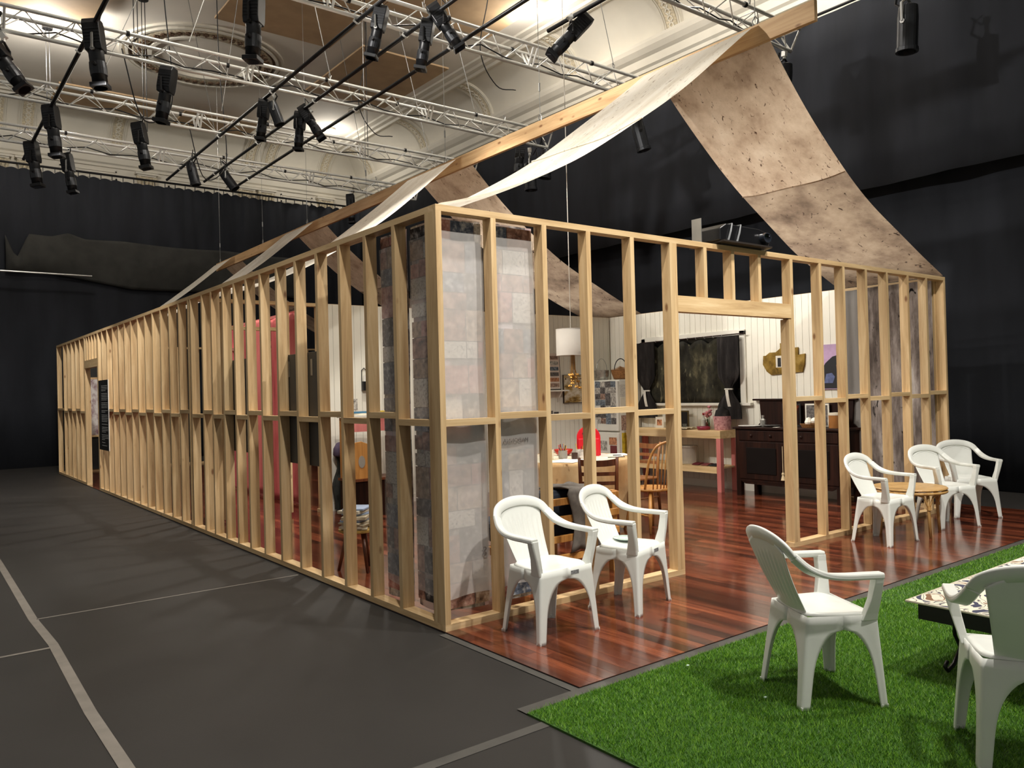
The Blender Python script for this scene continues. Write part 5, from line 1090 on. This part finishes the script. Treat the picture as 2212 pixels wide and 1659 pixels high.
t = thing('picture_frame', 'dark framed picture behind the crumpled paper on the sideboard', 'picture frame', (6.78, 1.56, ZS), math.radians(-90)); MB().box(-.17, .17, 0, .014, 0, .30).build('frame', FRM, t); MB().box(-.15, .15, -.003, -.0005, .02, .28).build('picture', PH[0], t)
tag(MB().box(-.05, .05, -.03, .03, 0, .002).build('card', P('paper_white', (230, 226, 214), .8), loc=(6.44, 1.94, ZS), rot=(0, 0, .1)), 'white card on the sideboard edge', 'card')
for (x, y, r_, h_, mm, lab) in ((6.56, 1.86, .05, .10, P('frosted', (196, 198, 194), .3), 'frosted plastic tub on the sideboard'), (6.50, 1.74, .055, .07, P('cup_white', (214, 212, 204), .4), 'small white bowl beside the frosted tub')):
    tag(MB().lathe([(r_*.8, 0), (r_, h_), (r_*.92, h_), (r_*.7, .01)], 20).build('tub', mm, loc=(x, y, ZS), smooth=True), lab, 'tub')
t = thing('wicker_tray', 'shallow wicker tray of crumpled paper on the sideboard', 'tray', (6.58, 1.50, ZS)); MB().lathe([(.13, 0), (.16, .05), (.15, .05), (.12, .01), (.004, .01)], 28).build('tray', WICK, t); 
for i in range(5): MB().lathe([(.004, -.04), (.035, -.025), (.045, 0), (.03, .03), (.004, .04)], 7, (.06*math.cos(i*1.3), .07*math.sin(i*1.3), .07+.02*(i % 2))).build('paper_ball', P('paper_white', (230, 226, 214), .8), t)
t = thing('biscuit_tin', 'amber canister with a pale lid on the sideboard', 'canister', (6.60, 1.20, ZS)); MB().lathe([(.08, 0), (.08, .16)], 24).build('body', P('amber_tin', (146, 96, 48), .3), t); MB().lathe([(.084, .16), (.084, .19), (.004, .195)], 24).build('lid', P('lid_cream', (206, 196, 176), .4), t)

# futon sofa behind the papered studs
fu = thing('futon_sofa', 'slatted wooden sofa with navy cushions, its back to the chairs', 'sofa', (0, 0, 0))
NAVY = P('navy_canvas', (26, 34, 48), .9, var=.2, scale=20)
for z in (.16, .31, .46, .60): MB().box(1.02, 2.02, .46, .485, z, z+.055).build('back_rail', HONEY, fu, bevel=.004)
for x in (1.02, 1.965): MB().box(x, x+.055, .486, .54, 0, .66).build('back_post', HONEY, fu)
MB().box(1.08, 1.96, .55, .70, .34, .71).build('back_cushion', NAVY, fu, bevel=.04); MB().box(1.08, 1.96, .72, 1.32, .28, .44).build('seat_cushion', NAVY, fu, bevel=.04)
for x in (1.02, 1.965): MB().box(x, x+.055, .56, 1.32, .20, .26).build('side_rail', HONEY, fu); MB().box(x, x+.055, 1.26, 1.32, 0, .20).build('leg', HONEY, fu)
GB = P('grey_wool', (96, 90, 84), .95, var=.2, scale=20)
def bl(u, v):
    x = 1.46+.34*u; 
    if v < .45: t_ = v/.45; return (x+.04*math.sin(t_*4), .445-.012*math.sin(u*12)*1.0, .22+.50*t_+.02*math.sin(u*6)*(1-t_))
    t_ = (v-.45)/.55; return (x-.08*t_, .445+.30*t_, .722+.012*math.sin(u*9+t_*5)-.0*t_)
tag(MB().grid(bl, 24, 24).build('grey_blanket', GB, smooth=True, solid=.01), 'grey wool blanket thrown over the sofa back', 'blanket')

# stool with newspapers by the long wall, coat and hutch beyond
st_ = thing('milking_stool', 'small round wooden stool piled with papers inside the long wall', 'stool', (.42, 2.02, 0))
MB().lathe([(.15, .33), (.165, .338), (.165, .358), (.004, .36)], 28).build('seat', wood('stool_top', [(120, 92, 40), (156, 124, 60), (176, 146, 80)], 'x', knots=False), st_)
for k in range(3):
    a = k*2*PI/3+.5; MB().tube([(.09*math.cos(a), .09*math.sin(a), .335), (.17*math.cos(a), .17*math.sin(a), 0)], [.018, .014], 8).build('leg', MIDW, st_, smooth=True)
random.seed(31); z = .3605
for i in range(9):
    h = random.uniform(.012, .03); w_ = random.uniform(.24, .30); nm = ('newspaper', 'folded newspaper in the pile on the small stool') if i < 6 else ('magazine', 'magazine on top of the pile on the small stool')
    tag(MB().obox((0, 0, h/2), (w_, w_*.72, h)).build(nm[0], random.choice([P('newsprint', (190, 182, 164), .9, var=.15, scale=30), P('newsprint2', (168, 156, 132), .9, var=.2, scale=30), P('mag_blue', (150, 168, 196), .5)]) if i < 8 else P('mag_blue', (150, 168, 196), .5), loc=(.42+random.uniform(-.02, .02), 2.02+random.uniform(-.02, .02), z), rot=(0, 0, random.uniform(-.5, .5)+.6), bevel=.004), nm[1], nm[0], 'papers piled on the stool'); z += h+.0006
ct = thing('leaning_coat', 'dark jacket hanging low against the white back wall', 'jacket', (1.86, 5.33, 0)); MB().grid(lambda u, v: ((.10+.03*math.sin(v*6))*math.cos(u*2*PI)+.02*math.sin(v*9), .055*math.sin(u*2*PI)+.012*math.sin(u*14*PI), .03+.68*v), 24, 14, closed=True).build('jacket_body', P('jacket_dark', (34, 36, 32), .9, var=.3, scale=14), ct, smooth=True)
tag(MB().lathe([(.10, 0), (.115, .02), (.11, .10), (.07, .17), (.004, .19)], 20).build('purple_cap', P('plum_felt', (82, 70, 92), .9), loc=(1.86, 5.31, .715), smooth=True), 'dusty purple felt hat perched on the dark jacket', 'hat')
hu = thing('writing_hutch', 'honey wood hutch with turned spindles and an oval cut-out', 'hutch', (0, 0, 0)); HX0, HX1, HY = 1.66, 2.40, 4.62
MB().box(HX0, HX1, HY, HY+.40, 1.22, 1.25).build('top_shelf', P('white_gloss', (222, 218, 206), .35), hu); MB().box(HX0+.02, HX1-.02, HY+.01, HY+.03, 1.05, 1.22).build('front_board', PINKW, hu)
MB().box(HX0, HX1, HY, HY+.40, .44, .47).build('desk_board', MIDW, hu); MB().box(HX0+.02, HX1, HY+.02, HY+.38, .0, .44).build('desk_base', DARKW, hu)
oval = [(1.80+.045*math.cos(a), .68+.075*math.sin(a)) for a in np.linspace(0, 2*PI, 17)[:-1]]
MB().prism([(HX0, .47), (1.93, .47), (1.93, .80), (1.88, .90), (1.80, .93), (HX0+.06, .92), (HX0, .88)], HY+.02, HY+.04, 'y').build('shaped_board', HONEY, hu, bevel=.005); MB().prism(oval, HY+.015, HY+.0195, 'y').build('oval_inset', P('inset_grey', (150, 146, 136), .6), hu)
for x in (1.98, 2.30): MB().lathe([(.014, .47), (.022, .50), (.012, .54), (.02, .60), (.012, .66), (.02, .72), (.012, .78), (.018, .84), (.012, 1.05)], 12, (x, HY+.05, 0)).build('spindle', HONEY, hu, smooth=True)
for x in (HX0+.02, HX1-.05): MB().box(x, x+.03, HY+.30, HY+.37, .47, 1.22).build('rear_post', HONEY, hu)
BC = [(196, 170, 60), (40, 40, 44), (196, 60, 50), (220, 210, 190), (60, 110, 140), (150, 40, 60)]
for k in range(4): tag(MB().box(-.11, .11, -.08, .08, 0, .022).build('book', P('book_%d' % k, BC[(k+3) % 6], .6), loc=(1.86+.25*(k > 1), HY+.2, 1.2505+.0225*(k % 2)), rot=(0, 0, .15*(k-1))), ['pale book lying on the hutch shelf', 'teal book stacked on the pale book', 'wine red book at the wall end of the hutch shelf', 'yellow book stacked on the wine red book'][k], 'book', 'books on the hutch')
bc = thing('bookcase', 'narrow dark bookcase against the white back wall behind the collage', 'bookcase', (0, 0, 0)); CX0, CX1, CY = 3.30, 3.90, 5.16
for x in (CX0, CX1-.025): MB().box(x, x+.025, CY, YB-.02, 0, 1.42).build('side_panel', DARKW, bc)
for z in (.06, .42, .78, 1.12, 1.40): MB().box(CX0+.025, CX1-.025, CY+.005, YB-.02, z, z+.02).build('bookshelf_board', DARKW if z < 1.3 else PINKW, bc)
MB().box(CX0+.025, CX1-.025, YB-.03, YB-.022, .06, 1.42).build('back_panel', DARKW, bc)
random.seed(17)
for zi, z in enumerate((.08, .44, .80, 1.14)):
    x = CX0+.03
    while x < CX1-.08:
        w_ = random.uniform(.03, .055); h = random.uniform(.17, .25); c_ = random.randrange(6)
        tag(MB().box(0, w_, 0, .17, 0, h).build('book', P('book_%d' % c_, BC[c_], .6), loc=(x, CY+.015, z+.0005)), ['mustard', 'black', 'red', 'cream', 'teal', 'wine'][c_]+' spined book upright on the '+['bottom', 'second', 'third', 'top'][zi]+' shelf of the bookcase', 'book', 'books in the bookcase'); x += w_+.002
tag(MB().box(-.08, .08, -.06, .06, 0, .16).build('cyan_box', P('cyan_card', (110, 176, 186), .6), loc=(3.44, 5.3, 1.421)), 'pale cyan box on top of the bookcase', 'box')
